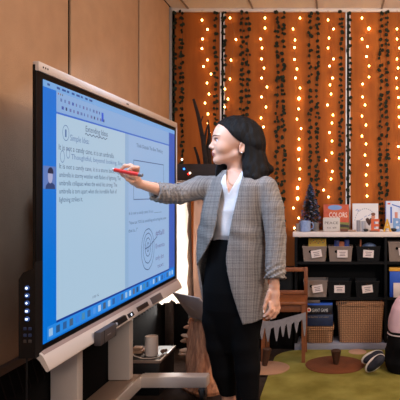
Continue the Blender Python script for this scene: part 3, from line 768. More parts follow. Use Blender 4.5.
# bins
m_bin = mat('bin_taupe', (138,116,102), .65, noise=.08, nscale=20, bump=.0)
m_tagp = mat('tag_paper', (226,206,196), .8)
m_tagi = mat('tag_ink', (110,84,84), .8)
def make_bin(cx, z, w, h, tilt, label, m=m_bin, dark=False, words='Toys'):
    y0 = YF+.012
    t = thing('storage_bin', label, 'bin', (cx, y0+.09, z), 'storage bins on the bookcase shelves')
    b = MB(); hb, ht = w*.5*.90, w*.5; d0, d1 = .078, .088; th = .004
    yc = y0+.09
    o1 = [(cx-hb,yc-d0,z),(cx+hb,yc-d0,z),(cx+hb,yc+d0,z),(cx-hb,yc+d0,z)]; o2 = [(cx-ht,yc-d1,z+h),(cx+ht,yc-d1,z+h),(cx+ht,yc+d1,z+h),(cx-ht,yc+d1,z+h)]
    i2 = [(cx-ht+th,yc-d1+th,z+h),(cx+ht-th,yc-d1+th,z+h),(cx+ht-th,yc+d1-th,z+h),(cx-ht+th,yc+d1-th,z+h)]; i1 = [(cx-hb+th,yc-d0+th,z+th),(cx+hb-th,yc-d0+th,z+th),(cx+hb-th,yc+d0-th,z+th),(cx-hb+th,yc+d0-th,z+th)]
    R = [b.ring(q) for q in (o1,o2,i2,i1)]
    b.bm.faces.new(R[0][::-1]); b.bridge(R[0],R[1]); b.bridge(R[1],R[2]); b.bridge(R[2],R[3]); b.bm.faces.new(R[3])
    n = 13
    for i in range(n):                                     # moulded ribs on the front
        u = -1+2*(i+.5)/n
        b.prism([(cx+u*hb-.0016,yc-d0-.0008,z+.008),(cx+u*hb+.0016,yc-d0-.0008,z+.008),(cx+u*ht+.0016,yc-d1-.0008,z+h-.018),(cx+u*ht-.0016,yc-d1-.0008,z+h-.018)], (0,1,0), .002)
    obj('bin_body', b, m, t)
    b = MB(); b.box(cx-ht-.003, cx+ht+.003, yc-d1-.003, yc-d1+.001, z+h-.010, z+h+.001, .001, seg=1); b.box(cx-ht-.003, cx-ht+.001, yc-d1, yc+d1, z+h-.010, z+h+.001); b.box(cx+ht-.001, cx+ht+.003, yc-d1, yc+d1, z+h-.010, z+h+.001); obj('rim', b, m, t)
    b = MB(); hx, hz = cx-w*.18, z+h*.66; b.cyl((hx, yc-d1-.0015, hz), (hx, yc-d1+.004, hz), .011, seg=20); obj('finger_hole', b, m_dark, t)
    c, s = math.cos(tilt), math.sin(tilt); tx, tz, tw, thh = cx+w*.08, z+h*.52, .082, .058
    if dark: tx = cx
    ux, uz = Vector((c,0,s)), Vector((-s,0,c)); o = Vector((tx, yc-d1-.007, tz))
    if z > 0: o.y = yc-d1-.006
    b = MB(); b.prism([o+ux*a*tw/2+uz*e*thh/2 for a, e in ((-1,-1),(1,-1),(1,1),(-1,1))], (0,1,0), .0015); tg = obj('label_card', b, m_tagp, t)
    for k, wd in ((.012, .05), (-.002, .04), (-.014,.045)):
        b = MB(); q = o+uz*k+Vector((0,-.0006,0)); b.prism([q+ux*a*wd/2+uz*e*.0022 for a, e in ((-1,-1),(1,-1),(1,1),(-1,1))], (0,1,0), .0005); obj('writing', b, m_tagi, tg)
    b = MB(); b.tube([o+uz*.028, o+uz*.034+ux*.004+Vector((0,-.003,0)), o+uz*.041-ux*.003], .0014, 5); obj('tag_tie', b, mat('twine',(150,110,80),.8), tg)
    return t
def bx_(px): return PX(px, YF)
m_binb = mat('bin_black', (14,11,11), .6, spec=.25)
w_ = .187
make_bin(bx_(314.5), ZS1, w_, .118, .17, 'taupe bin holding a yellow box, upper shelf left')
make_bin(bx_(340.5), ZS1, w_, .118, .0, 'taupe bin holding blue and orange packets, upper shelf middle')
make_bin(bx_(368.5), ZS1, w_, .118, -.06, 'black bin holding a blue grey bag, upper shelf', m_binb, True)
make_bin(bx_(402), ZS1, .21, .155, .1, 'taupe bin at the right edge on the upper shelf beyond the divider')
make_bin(bx_(315.5), ZS2, w_, .130, .16, 'taupe bin on the lower shelf, left end')
make_bin(bx_(339.5), ZS2, w_, .125, 0, 'black bin on the lower shelf, next to the taupe one', m_binb, True)
make_bin(bx_(367.5), ZS2, w_, .125, .12, 'black bin on the lower shelf, left of the divider', m_binb, True)
yb = YF+.10
def boxthing(name, x0, x1, y0, y1, z0, z1, m, label, cat, bev=.002, group=None, parent=None):
    b = MB(); b.box(x0,x1,y0,y1,z0,z1,bev); o = obj(name, b, m, parent, None if parent else ((x0+x1)/2,(y0+y1)/2,z0))
    if not parent: tag(o, label, cat, group)
    return o
m_yel = mat('yellow_print', (214,170,60), .6)
o = boxthing('yellow_box', bx_(308), bx_(326), yb-.02, yb+.02, ZS1+.02, PZ(238.5,yb), m_yel, 'yellow patterned box standing in the upper left taupe bin', 'box')
for k in range(10):
    c = [(190,60,40),(60,110,70),(60,70,120)][k%3]
    b = MB(); b.ball((bx_(310+1.6*k), yb-.0205, PZ(243-(k*7%5)*.7,yb)), .0045, 1, (1,.25,1)); obj('spot', b, mat('spot%d' % (k%3), c, .6), o)
for px0,px1,py,c,lab in ((334,340,240,(30,44,110),'navy packet in the upper middle taupe bin, at the left'),(339,345,241.5,(196,100,50),'orange packet in the upper middle taupe bin, in the middle'),(344.5,350,239.5,(30,50,130),'blue packet in the upper middle taupe bin, at the right')):
    boxthing('packet', bx_(px0), bx_(px1)-.002, yb-.015, yb+.015, ZS1+.03, PZ(py,yb), mat('pk%d%d'%(c[0],px0), c, .5), lab, 'packet', .008, 'packets in the upper middle bin')
b = MB(); b.ball((bx_(370), yb, ZS1+.105), .05, 3, (1.15,.9,.72)); 
tag(obj('plastic_bag', b, mat('bag_bluegrey', (112,128,160), .3, noise=.6, nscale=50, bump=1, bscale=60), None, (bx_(370), yb, ZS1+.03)), 'crumpled blue grey plastic bag in the upper black bin', 'bag')
boxthing('orange_stick', bx_(360.3), bx_(362), yb-.01, yb, ZS1+.03, PZ(239.5,yb), mat('or_st',(190,96,44),.5), 'orange stick in the upper black bin left of the bag', 'stick')
# packets at the right edge, lower shelf
boxthing('blue_packet', bx_(390), bx_(404), YF+.02, YF+.08, ZS2, PZ(271,YF+.05), mat('bluep',(30,80,180),.5), 'blue packet box on the lower shelf beyond the divider, beneath the yellow box', 'box')
boxthing('yellow_packet', bx_(389.5), bx_(404), YF+.02, YF+.10, PZ(271,YF+.05)+.002, PZ(268,YF+.05)+.006, mat('yelp',(226,160,50),.5), 'flat yellow box on top of the blue packet box', 'box')
boxthing('white_card', bx_(393.5), bx_(402), YF+.005, YF+.009, ZS2, PZ(283,YF), m_tagp, 'white card leaning against the blue packet box', 'card', .001)
b = MB(); b.ball((bx_(391.5), YF+.012, PZ(277,YF)), .014, 2, (1,.3,1.2)); b.ball((bx_(398), YF+.016, PZ(279,YF)), .012, 2, (1,.3,1.2))

# big wicker basket on the bench
m_wick = wave_weave('wicker', (188,138,98), (116,76,50), 19, 22, bump=.3)
def wicker(name, x0, x1, y0, y1, z0, z1, label, taper=.02, lid=True):
    t = thing(name, label, 'basket', ((x0+x1)/2, (y0+y1)/2, z0))
    b = MB(); N = 26; th = .012; rows = 16; prev = None
    base = []
    for sx, sy in ((x0,y0),(x1,y0),(x1,y1),(x0,y1)): base.append((sx, sy))
    cx_, cy_ = (x0+x1)/2, (y0+y1)/2
    def ringat(z, g, ph):
        k = (z-z0)/(z1-z0); out = []
        hx = (x1-x0)/2-taper*(1-k)+g; hy = (y1-y0)/2-taper*.5*(1-k)+g; rc = .03
        per = []
        for cxs, cys, a0 in ((1,1,0),(-1,1,PI/2),(-1,-1,PI),(1,-1,1.5*PI)):
            for q in range(4): a = a0+PI/2*q/3; per.append((cx_+cxs*(hx-rc)+rc*math.cos(a), cy_+cys*(hy-rc)+rc*math.sin(a)))
        n = len(per); 
        for i in range(n):                                  # subdivide the long sides, strands bulge in and out
            ax, ay = per[i]; bx2, by2 = per[(i+1)%n]; L = math.hypot(bx2-ax, by2-ay); m_ = 22 if L > .05 else 1
            for s_ in range(m_):
                u = s_/m_; X, Y = ax+(bx2-ax)*u, ay+(by2-ay)*u
                w = .0035*(1 if (s_+ph) % 2 else -1) if L > .05 else 0
                nx_, ny_ = (by2-ay)/L, -(bx2-ax)/L; out.append((X+nx_*w, Y+ny_*w, z))
        return out
    zs = np.linspace(z0, z1, 27); prev = None
    for j, z in enumerate(zs):
        rg = b.ring(ringat(z, 0, j % 2))
        if prev: b.bridge(prev, rg)
        else: b.bm.faces.new(rg[::-1])
        prev = rg
    rg = b.ring(ringat(z1, -th, 0)); b.bridge(prev, rg); rg2 = b.ring(ringat(z0+.02, -th, 0)); b.bridge(rg, rg2); b.bm.faces.new(rg2)
    obj('basket_body', b, m_wick, t)
    b = MB()
    hx, hy = (x1-x0)/2+.003, (y1-y0)/2+.003
    for s_ in range(3):
        loop = []
        for k in range(64):
            a = 2*PI*k/64; ca, sa = math.cos(a), math.sin(a); e = .28
            loop.append((cx_+hx*math.copysign(abs(ca)**e, ca), cy_+hy*math.copysign(abs(sa)**e, sa), z1-.008*s_+.003*math.sin(k*2+s_*2)))
        b.tube(loop+[loop[0]], .0065, 6, cap=False)
    obj('braided_rim', b, m_wick, t)
    if lid:
        b = MB(); b.box(x0+.016, x1-.016, y0+.016, y1-.016, z1-.004, z1+.008, .003); obj('lid', b, m_wick, t)
    return t
yw = 4.425
wt = wicker('wicker_basket', PX(337,yw), PX(384.6,yw), yw, 4.63, .0555, PZ(303,yw), 'large lidded wicker basket in the bottom row of the bookcase')
b = MB()
for k in range(4): b.box(PX(339,yw)+k*.016, PX(339,yw)+k*.016+.011, yw-.010, yw-.004, PZ(303.6,yw), PZ(302,yw), .002)
obj('dark_clasp', b, m_blk, wt)
wicker('wicker_basket', PX(306,yw), PX(333,yw), yw, 4.63, .0555, PZ(327.5,yw), 'small wicker basket under the navy game box in the bottom row', .006, True)
# blue game box, grey box above
m_navy = mat('game_navy', (26,36,66), .45, noise=.3, nscale=14, rgb2=(40,52,80))
zt0 = PZ(327.5,yw)+.012
z1_ = PZ(307.5,yw)
t = thing('game_box', 'navy blue board game box on the small wicker basket', 'box', (PX(320,yw), yw+.1, zt0))
obj('box_lower', MB().box(PX(306.5,yw), PX(333,yw), yw-.004, 4.60, zt0, PZ(314.5,yw), .003), m_navy, t)
o = obj('box_lid', MB().box(PX(306,yw), PX(332.5,yw), yw-.008, 4.60, PZ(314,yw), PZ(305,yw), .003), mat('game_black', (28,26,34), .4), t)
obj('blue_edge', MB().box(PX(306,yw), PX(332.5,yw), yw-.0095, 4.59, PZ(305,yw)+.0002, PZ(304,yw)+.003, .001), mat('edge_blue', (46,92,190), .4), t)
text_mesh('GIANT GAME', (PX(312,yw), yw-.0088, PZ(311.7,yw)), (1,0,0), (0,0,1), PX(328,yw)-PX(312,yw), .026, 'title', mat('title_white', (215,210,205), .5), o)
text_mesh('the Big Slide and Ladder', (PX(307.5,yw), yw-.0048, PZ(317.5,yw)), (1,0,0), (0,0,1), .165, .012, 'subtitle', mat('sub_grey', (150,130,110), .5), t)
b = MB(); b.cyl((PX(309,yw),yw-.0092,PZ(309.7,yw)), (PX(309,yw),yw-.0078,PZ(309.7,yw)), .017, seg=24); e = obj('emblem', b, mat('emblem_white', (235,225,215), .5), o)
b = MB(); b.ball((PX(309,yw),yw-.0095,PZ(309.7,yw)), .010, 2, (1,.1,1)); obj('emblem_centre', b, mat('emblem_red', (210,60,30), .5), e)
boxthing('grey_box', PX(306.5,yw), PX(320,yw), 4.43, 4.58, PZ(304,yw)+.0045, PZ(300.3,yw), mat('gbox', (92,78,72), .6), 'flat grey box lying on top of the navy game box', 'box')

# wooden child's chair
m_wood = mat('orange_wood', (136,74,36), .5, noise=.25, nscale=14, stretch=(1,1,.3))
m_wood_d = mat('orange_wood_dark', (126,68,34), .55, noise=.25, nscale=14)
t = thing('childs_chair', 'small wooden chair in front of the left end of the bookcase', 'chair', (-.35, 4.2, 0))
cx0, cx1, cy0, cy1, cz = -.515, -.19, 4.05, 4.36, .445
b = MB(); b.box(cx0, cx1, cy0, cy1, cz-.022, cz, .006); obj('seat', b, m_wood, t)
b = MB(); b.box(cx0+.02, cx1-.02, cy0+.018, cy0+.034, cz-.075, cz-.0225, .003); b.box(cx0+.014, cx0+.03, cy0+.03, cy1-.03, cz-.075, cz-.0225); b.box(cx1-.03, cx1-.014, cy0+.03, cy1-.03, cz-.075, cz-.0225); obj('apron', b, m_wood_d, t)
for x in (cx0+.004, cx1-.034):
    for y in (cy0+.004, cy1-.034):
        b = MB(); b.prism([(x,y,.0125 if x > -.3 else .018),(x+.026,y,.0125 if x > -.3 else .018),(x+.03,y,cz-.0225),(x,y,cz-.0225)], (0,1,0), .03); obj('leg', b, m_wood, t)
zt_ = PZ(267,4.35)
for x in (cx0+.10-.10, cx1-.03):
    b = MB(); b.box(x, x+.028, cy1-.03, cy1-.004, cz+.0005, zt_, .004); obj('back_post', b, m_wood, t)
b = MB(); b.box(cx0+.0285, cx1-.0305, cy1-.026, cy1-.008, zt_-.034, zt_-.002, .004); obj('top_rail', b, m_wood, t)
b = MB(); b.box(cx0+.0285, cx1-.0305, cy1-.026, cy1-.008, cz+.002, cz+.034, .004); obj('lower_rail', b, m_wood, t)
# dark leafy box seen through the chair back, and its small bulb
t = thing('black_cupboard', 'black cupboard standing behind the small wooden chair', 'cupboard', (-.43, 4.55, 0))
obj('body', MB().box(-.56,-.312,4.46,4.66,0,.625,.004), mat('cupboard_black', (9,7,7), .7, spec=.15), t)
b = MB(); b.box(-.545,-.43,4.452,4.459,.03,.60,.002); obj('door', b, mat('cupboard_door', (13,10,9), .6, spec=.2), t)
b = MB(); b.box(-.427,-.322,4.452,4.459,.03,.60,.002); obj('door', b, mat('cupboard_door', (13,10,9), .6, spec=.2), t)
t = thing('low_black_chest', 'low black chest against the rear wall behind the log stump', 'chest', (-.9, 4.56, 0))
obj('body', MB().box(-1.25,-.57,4.47,4.66,0,.375,.004), mat('cupboard_black', (9,7,7), .7, spec=.15), t)
obj('lid', MB().box(-1.255,-.565,4.462,4.664,.3755,.395,.004), mat('cupboard_door', (13,10,9), .6, spec=.2), t)
# grey felt icicle garland across the front of the chair
yg = 4.0475
edge = [(252,318.5),(259,320),(266,321.3),(272.5,321.3),(281,319.5),(289,317),(297,314.8),(305.8,312.3)]
teeth = [(256,343,3),(261.8,339.7,2.6),(268,342,2.8),(276.5,341.5,2.6),(283,337,2.2),(289.2,338.5,2.4),(296.5,333,2.2),(304.6,336.5,2.2)]
top = [P(x,y,yg) for x,y in edge]
low = []
for tx, ty, hw in teeth[::-1]:
    e = float(np.interp(tx, [q[0] for q in edge], [q[1] for q in edge]))+7.6
    low += [P(min(tx+hw,305.9), e, yg), P(min(tx+hw*.62,305.8), (e+ty)/2+.5, yg), P(tx+.45, ty-.3, yg), P(tx-.45, ty-.3, yg), P(tx-hw*.62, (e+ty)/2+.5, yg), P(tx-hw, e, yg)]
    low += [P(tx-hw-.25, e-.8, yg)]
low = low[:-1]
b = MB(); b.prism(top+low, (0,1,0), .006)
tag(obj('felt_icicle_garland', b, mat('grey_felt', (150,140,138), .95, noise=.2, nscale=40, bump=.5, bscale=300)), 'grey felt garland with dripping icicle teeth across the front of the small wooden chair', 'garland')

# ================================================================== things on the bookcase top
YT = 4.50
zT = ZTB
def tz(py, Y=YT): return PZ(py, Y)
# christmas tree
tx = PX(310.5, 4.56)
t = thing('christmas_tree', 'small dark christmas tree with blue and silver tinsel on the bookcase', 'christmas tree', (tx, 4.56, zT))
b = MB(); b.cyl((tx,4.56,zT+.001),(tx,4.56,zT+.30),.008,.004,12); b.lathe((tx,4.56,zT+.001), [(.035,0),(.035,.006),(.012,.012)], 24); obj('stand', b, m_leg, t)
b = MB(); random.seed(2); H_ = PZ(183,4.56)-zT
for i in range(900):
    u = random.random()**.8; z = .025+(H_-.03)*u; r = .096*(1-u)**.9+.010; a = random.random()*2*PI; rr = r*(.55+.45*random.random())
    c = Vector((tx+math.cos(a)*rr*.3, 4.56+math.sin(a)*rr*.3, zT+z+.01)); e = Vector((tx+math.cos(a)*rr, 4.56+math.sin(a)*rr*.9, zT+z-.012*random.random()))
    s = Vector((-math.sin(a), math.cos(a), .3)).normalized()*.0035
    b.faces([[c-s*.5, e-s*1.2, e+(e-c).normalized()*.006, e+s*1.2, c+s*.5]])
obj('needles', b, mat('tree_dark', (26,36,40), .7, noise=.3, nscale=60), t)
random.seed(4)
for nm, rgb, n in (('blue_tinsel',(38,66,124),230), ('silver_tinsel',(124,128,138),200)):
    b = MB()
    for i in range(n):
        u = random.random(); z = .03+(H_-.04)*u; r = .084*(1-u)**.9+.010; a = random.random()*2*PI
        c = Vector((tx+math.cos(a)*r, 4.56+math.sin(a)*r*.9, zT+z)); d = Vector((random.uniform(-1,1),random.uniform(-1,1),random.uniform(-.6,.6)))*.010; s = Vector((random.uniform(-1,1),0,random.uniform(-1,1)))*.003
        b.faces([[c-d-s, c-d+s, c+d+s, c+d-s]])
    obj(nm, b, mat(nm, rgb, .4, .1), t)['kind'] = 'stuff'
def mug(px, Y, r, h, m, label, handle=True, name='mug', cat='mug'):
    x = PX(px, Y); t = thing(name, label, cat, (x, Y, zT))
    b = MB(); b.lathe((x,Y,zT+.0005), [(r*.92,0),(r,.004),(r,h),(r-.003,h+.001),(r-.004,h-.002),(r-.005,.006),(0,.006)], 32); obj('cup_body', b, m, t)
    if handle:
        b = MB(); b.tube([(x+r*.97,Y,zT+h*.82),(x+r+.014,Y,zT+h*.85),(x+r+.022,Y,zT+h*.6),(x+r+.018,Y,zT+h*.3),(x+r*.97,Y,zT+h*.22)], .0045, 8); obj('handle', b, m, t)
    return t
mug(305.5, 4.45, .040, .083, mat('mug_blue', (150,168,206), .35, noise=.2, nscale=50), 'pale blue mug with a handle in front of the christmas tree')
mug(298.3, 4.47, .020, .060, mat('glass_grey', (150,128,116), .2), 'small grey glass left of the pale blue mug', False, 'small_glass', 'glass')
mug(316, 4.47, .024, .066, mat('cup_silver', (140,132,128), .3, .5), 'silver grey cup right of the pale blue mug', False, 'metal_cup', 'cup')
# books standing up
def book(px0, px1, pyt, Y, lean, cover, label, thick=.012, zb=None):
    zb = zT+.001 if zb is None else zb; x0, x1 = PX(px0,Y), PX(px1,Y); h = (PZ(pyt,Y)-zb)
    t = thing('picture_book', label, 'book', ((x0+x1)/2, Y, zb), 'picture books on the bookcase')
    c, s = math.cos(lean), math.sin(lean)
    M = Matrix.Translation((0,Y,zb)) @ Matrix.Rotation(-lean, 4, 'X')
    hh = h/c
    b = MB(); b.box(x0, x1, 0, .0018, 0, hh, .0004, seg=1); b.box(x0, x1, thick-.0018, thick, 0, hh); b.box(x0, x0+.002, 0, thick, 0, hh)
    bmesh.ops.transform(b.bm, matrix=M, verts=b.bm.verts); cv = obj('cover', b, cover, t)
    b = MB(); b.box(x0+.0025, x1-.003, .002, thick-.002, .003, hh-.003); bmesh.ops.transform(b.bm, matrix=M, verts=b.bm.verts); obj('pages', b, mat('pages', (225,215,200), .8), t)
    def on(name, poly, m, off=.0006):
        b = MB(); b.prism([M @ Vector((x0+(x1-x0)*u, -off, hh*v)) for u, v in poly], M.to_3x3() @ Vector((0,1,0)), .0005); return obj(name, b, m, cv)
    def txt(s, u0, u1, v, cap, m):
        st = M @ Vector((x0+(x1-x0)*u0, -.0012, hh*v)); ux = Vector((1,0,0)); uy = M.to_3x3() @ Vector((0,0,1))
        text_mesh(s, st, ux, uy, (x1-x0)*(u1-u0), cap, 'title', m, cv)
    return on, txt
def oc(cx, cy, rx, ry, n=20): return [(cx+rx*math.cos(2*PI*k/n), cy+ry*math.sin(2*PI*k/n)) for k in range(n)]
on, txt = book(323.5, 349, 204.5, 4.59, .12, mat('cover_orange', (206,104,48), .5, noise=.3, nscale=22, rgb2=(190,60,34)), 'orange and red picture book with white lettering left of the wall channel', .014)
on('sky_shape', oc(.45,.88,.28,.10), mat('cv_blue', (120,150,200), .5)); on('lower_band', [(0,0),(1,0),(1,.30),(0,.34)], mat('cv_olive', (120,120,50), .5)); on('dark_band', [(.6,.12),(1,.1),(1,.2),(.6,.24)], mat('cv_dark', (46,40,36), .5), .001)
txt('COLORS', .22, .93, .50, .040, mat('cv_white', (240,228,215), .5))
on, txt = book(352.5, 378.5, 203.5, 4.57, .12, mat('cover_white', (222,216,214), .5), 'white picture book with a line drawing and a girl on the bookcase', .014)
m_ln = mat('draw_grey', (140,148,160), .5)
for k in range(14):
    a0, a1 = PI*(.15+.06*k), PI*(.15+.06*(k+.55))
    on('drawn_arc', [(.5+.42*math.cos(a0), .30+.52*math.sin(a0)), (.5+.42*math.cos(a1), .30+.52*math.sin(a1)), (.5+.40*math.cos(a1), .30+.49*math.sin(a1)), (.5+.40*math.cos(a0), .30+.49*math.sin(a0))], m_ln)
for u, v in ((.12,.75),(.18,.72),(.45,.5),(.52,.42),(.3,.4),(.6,.55),(.4,.3)):
    on('drawn_mark', [(u,v),(u+.09,v+.05),(u+.1,v+.03),(u+.01,v-.02)], mat('draw_blue', (110,130,180), .5))
gh = on('girl_dress', [(.70,.1),(.90,.1),(.86,.40),(.74,.40)], mat('g_dress', (100,130,190), .5))
on('girl_face', oc(.80,.50,.075,.095), mat('g_face', (200,130,100), .5), .0010); on('girl_hair', oc(.80,.60,.085,.06), mat('g_hair', (110,60,40), .5), .0014)
on, txt = book(385.5, 408, 201, 4.57, .12, mat('cover_pale_blue', (206,212,226), .5), 'pale picture book with a dark blue spine at the right edge', .018)
on('blue_spine', [(0,0),(.035,0),(.035,1),(0,1)], mat('sp_blue', (36,76,160), .5)); on('blue_bar', [(.22,.25),(.30,.25),(.30,.80),(.22,.80)], mat('bar_blue', (70,110,190), .5))
on('red_bar', [(.42,.4),(.55,.4),(.55,.62),(.42,.62)], mat('bar_red', (200,130,110), .5)); on('blue_curve', [(.3,.9),(.7,.8),(.95,.72),(.95,.68),(.7,.76),(.3,.86)], mat('bar_blue', (70,110,190), .5)); on('red_mark', [(.1,.93),(.24,.93),(.22,.88),(.12,.88)], mat('mark_red', (210,80,60), .5))
# small white sign block
xs0, xs1 = PX(323,4.46), PX(340,4.46)
b = MB(); b.box(xs0, xs1, 4.45, 4.475, zT+.001, PZ(217.5,4.46), .008)
o = tag(obj('sign_block', b, mat('sign_white', (206,194,184), .7), None, ((xs0+xs1)/2, 4.46, zT)), 'white block sign with dark lettering in front of the orange book', 'sign')
text_mesh('PEACE', (xs0+.014, 4.4492, zT+.058), (1,0,0), (0,0,1), xs1-xs0-.028, .020, 'lettering', mat('sign_ink', (70,62,60), .7), o)
text_mesh('to all', (xs0+.030, 4.4492, zT+.024), (1,0,0), (0,0,1), xs1-xs0-.060, .014, 'lettering', mat('sign_ink', (70,62,60), .7), o)
def solid(name, pts, Y, th, m, label, cat, group=None):
    b = MB(); b.prism([P(x,y,Y) for x,y in pts], (0,1,0), th); xs_ = [q[0] for q in pts]
    return tag(obj(name, b, m, None, (PX(sum(xs_)/len(xs_),Y), Y+th/2, zT)), label, cat, group)
zb_px = CY+(ZC-zT-.001)*F/4.46
# wooden letters (each with its own shape)
def letter(ch, px0, px1, h, m, label, holes=None):
    Y = 4.44; cu = bpy.data.curves.new('letter', 'FONT'); cu.body = ch; cu.extrude = .5; cu.offset = .03; cu.resolution_u = 4
    tt = bpy.data.objects.new('tmp', cu); C.objects.link(tt); bpy.context.view_layer.update()
    me = bpy.data.meshes.new_from_object(tt.evaluated_get(bpy.context.evaluated_depsgraph_get())); bpy.data.objects.remove(tt)
    n = len(me.vertices); co = np.zeros(n*3); me.vertices.foreach_get('co', co); co = co.reshape(-1,3)
    mn, mx = co.min(0), co.max(0); x0, x1 = PX(px0,Y), PX(px1,Y)
    out = np.stack([(co[:,0]-mn[0])/(mx[0]-mn[0])*(x1-x0)-(x1-x0)/2, -(co[:,2]-mn[2])/(mx[2]-mn[2])*.02, (co[:,1]-mn[1])/(mx[1]-mn[1])*h], 1)
    me.vertices.foreach_set('co', out.ravel()); me.update()
    o = finish('wooden_letter', me, m); o.location = ((x0+x1)/2, Y, zT+.001); return tag(o, label, 'letter', 'wooden letters on the bookcase')
letter('E', 371, 379.5, .098, mat('let_orange', (216,96,52), .5), 'orange wooden letter E before the white picture book')
letter('A', 383, 391.3, .098, mat('let_yellow', (222,164,52), .5), 'yellow wooden letter A between the orange and blue letters')
letter('B', 393, 402, .105, mat('let_blue', (120,160,206), .5), 'pale blue wooden letter B at the right edge')
# brown heart-shaped ornament left of E
solid('heart_ornament', [(369.2,226),(366.2,221.5),(365.6,219.3),(367,217.8),(368.6,218.2),(369.4,219.6),(370.4,218.2),(371.8,218.4),(372.4,220),(371.4,222.4)][::-1], 4.50, .014, mat('heart_br', (70,40,30), .6), 'dark brown heart ornament between the clear cups and the orange letter', 'ornament')
mug(358.5, 4.45, .016, .088, mat('cup_grey2', (150,146,150), .3), 'tall narrow grey cup before the white picture book, left of its neighbour', False, 'drinking_cup', 'cup')
mug(363.6, 4.45, .017, .082, mat('cup_grey3', (176,172,176), .3), 'paler narrow cup before the white picture book, nearest the heart ornament', False, 'drinking_cup', 'cup')
for px, w, h, c, lab in ((344,8,.024,(110,64,44),'brown wooden block lying between the sign and the cups'),(352,8,.014,(176,140,118),'flat tan strip lying left of the narrow cups'),(374,9,.010,(140,84,60),'flat brown plank lying in front of the orange letter')):
    x = PX(px, 4.425); boxthing('wooden_block', x-w/270, x+w/270, 4.412, 4.434 if px == 374 else 4.44, zT+.001, zT+.001+h, mat('wb%d' % px, c, .6), lab, 'block', .002, 'wooden bits on the bookcase')
for px, r, c, lab in ((366,.016,(30,24,24),'black rounded toy left of the orange letter'),(381.5,.012,(206,190,180),'small white toy figure left of the yellow letter'),(394,.019,(18,16,18),'black round toy in front of the pale blue letter'),(387.5,.010,(220,205,195),'white pebble in front of the yellow letter')):
    x = PX(px, 4.424); b = MB(); b.ball((x,4.424,zT+r*.8), r, 2, (1.2,.6,.8)); b.ball((x-r*.8,4.424,zT+r*1.1), r*.5, 2, (1,1,.9))
    tag(obj('toy_figure', b, mat('toy%d' % px, c, .4), None, (x,4.424,zT)), lab, 'toy', 'small toys on the bookcase')
# ================================================================== the woman
WY = 2.95
m_skin = mat('skin', (226,170,142), .5, spec=.35); m_skin.node_tree.nodes['Principled BSDF'].inputs['Subsurface Weight'].default_value = .12
m_skin.node_tree.nodes['Principled BSDF'].inputs['Subsurface Radius'].default_value = (.012,.005,.003)
m_lips = mat('lips', (176,96,88), .4); m_nail = mat('nail_white', (240,228,222), .25)
W = thing('woman', 'woman in a grey plaid blazer writing on the large display with a red marker', 'person', (PX(236,WY), WY, 0))
W.name = 'person'
def A3(v): return np.array(v)
# head frame
TH = math.radians(20)
FW = np.array([-math.cos(TH), -math.sin(TH), 0]); NL = np.array([math.sin(TH), -math.cos(TH), 0]); UP = np.array([0,0,1.])
tilt = math.radians(3)                              # chin slightly lowered
HC = np.array(P(237, 148, WY))
def hp(f, z, l=0): return HC+FW*f+UP*z+NL*l
RH = np.array([FW, NL, UP])
YAW = math.radians(-29)
def trow(py, cxpx, w, d, Y=WY, cy=None): return (PZ(py, WY), PX(cxpx, WY), cy if cy else Y, w, d)
body = Field((-1.06, 2.52, .0), (-.20, 3.22, 1.66), .004)
# torso
torso = [trow(171,236,.062,.055), trow(176,238,.090,.062), trow(183,241,.132,.076), trow(189,241,.150,.088), trow(196,241,.160,.098), trow(210,240,.150,.108), trow(236,236,.122,.090), trow(262,234,.148,.100), trow(290,233,.160,.108), trow(306,232,.150,.10)]
body.loft(torso, YAW, k=.02)
# neck
body.cone(hp(.002,-.03), A3(P(237,182,2.965)), .046, .050, .02)
body.ell(A3(P(233,188,2.90)), (.065,.045,.045), k=.05)
# skull and face
body.ell(hp(.010,.058), (.112,.076,.096), RH, .02)
body.ell(hp(.062,.006), (.058,.057,.086), RH, .03)
body.cone(hp(.014,-.036,.045), hp(.092,-.064,.012), .019, .016, .020); body.cone(hp(.014,-.036,-.045), hp(.092,-.064,-.012), .019, .016, .020)
body.ell(hp(.100,-.066), (.0215,.022,.018), RH, .018)
body.ell(hp(.055,-.045), (.050,.038,.024), RH, .02)
for s in (1,-1):
    body.ell(hp(.078,-.002,.036*s), (.030,.026,.028), RH, .02)
    body.ell(hp(.102,.054,.026*s), (.016,.026,.011), RH, .012)
body.ell(hp(.113,-.028), (.015,.022,.016), RH, .012)
for s in (1,-1): body.ell(hp(.121,.032,.034*s), (.017,.017,.012), RH, .008, 'sub')
# nose
body.cone(hp(.106,.044), hp(.130,.008), .0085, .0105, .010); body.ell(hp(.133,.002), (.0115,.0105,.0095), RH, .006)
for s in (1,-1): body.ell(hp(.122,-.003,.0125*s), (.0105,.0065,.0075), RH, .005)
for s in (1,-1): body.ell(hp(.127,-.011,.007*s), (.005,.003,.003), RH, .002, 'sub')
# lips
body.ell(hp(.1200,-.0285), (.0075,.020,.0050), RH, .004); body.ell(hp(.1175,-.0400), (.0078,.017,.0056), RH, .004)
body.ell(hp(.133,-.0345), (.012,.024,.0016), RH, .002, 'sub')
# eyelids
for s in (1,-1):
    body.ell(hp(.0965,.033,.033*s), (.0135,.0140,.0135), RH, .003)
# ears
for s in (1,-1):
    RE = RH.copy(); c = hp(-.014,-.001,.079*s)
    ca, sa = math.cos(.22), math.sin(.22); RE = np.array([FW*ca+UP*sa, NL, -FW*sa+UP*ca])
    body.ell(c, (.019,.007,.032), RE, .004); body.ell(hp(-.010,.000,.087*s), (.0105,.008,.018), RE, .003, 'sub')
    body.cone(hp(-.018,-.02,.080*s), hp(-.006,-.026,.079*s), .007, .007, .003)
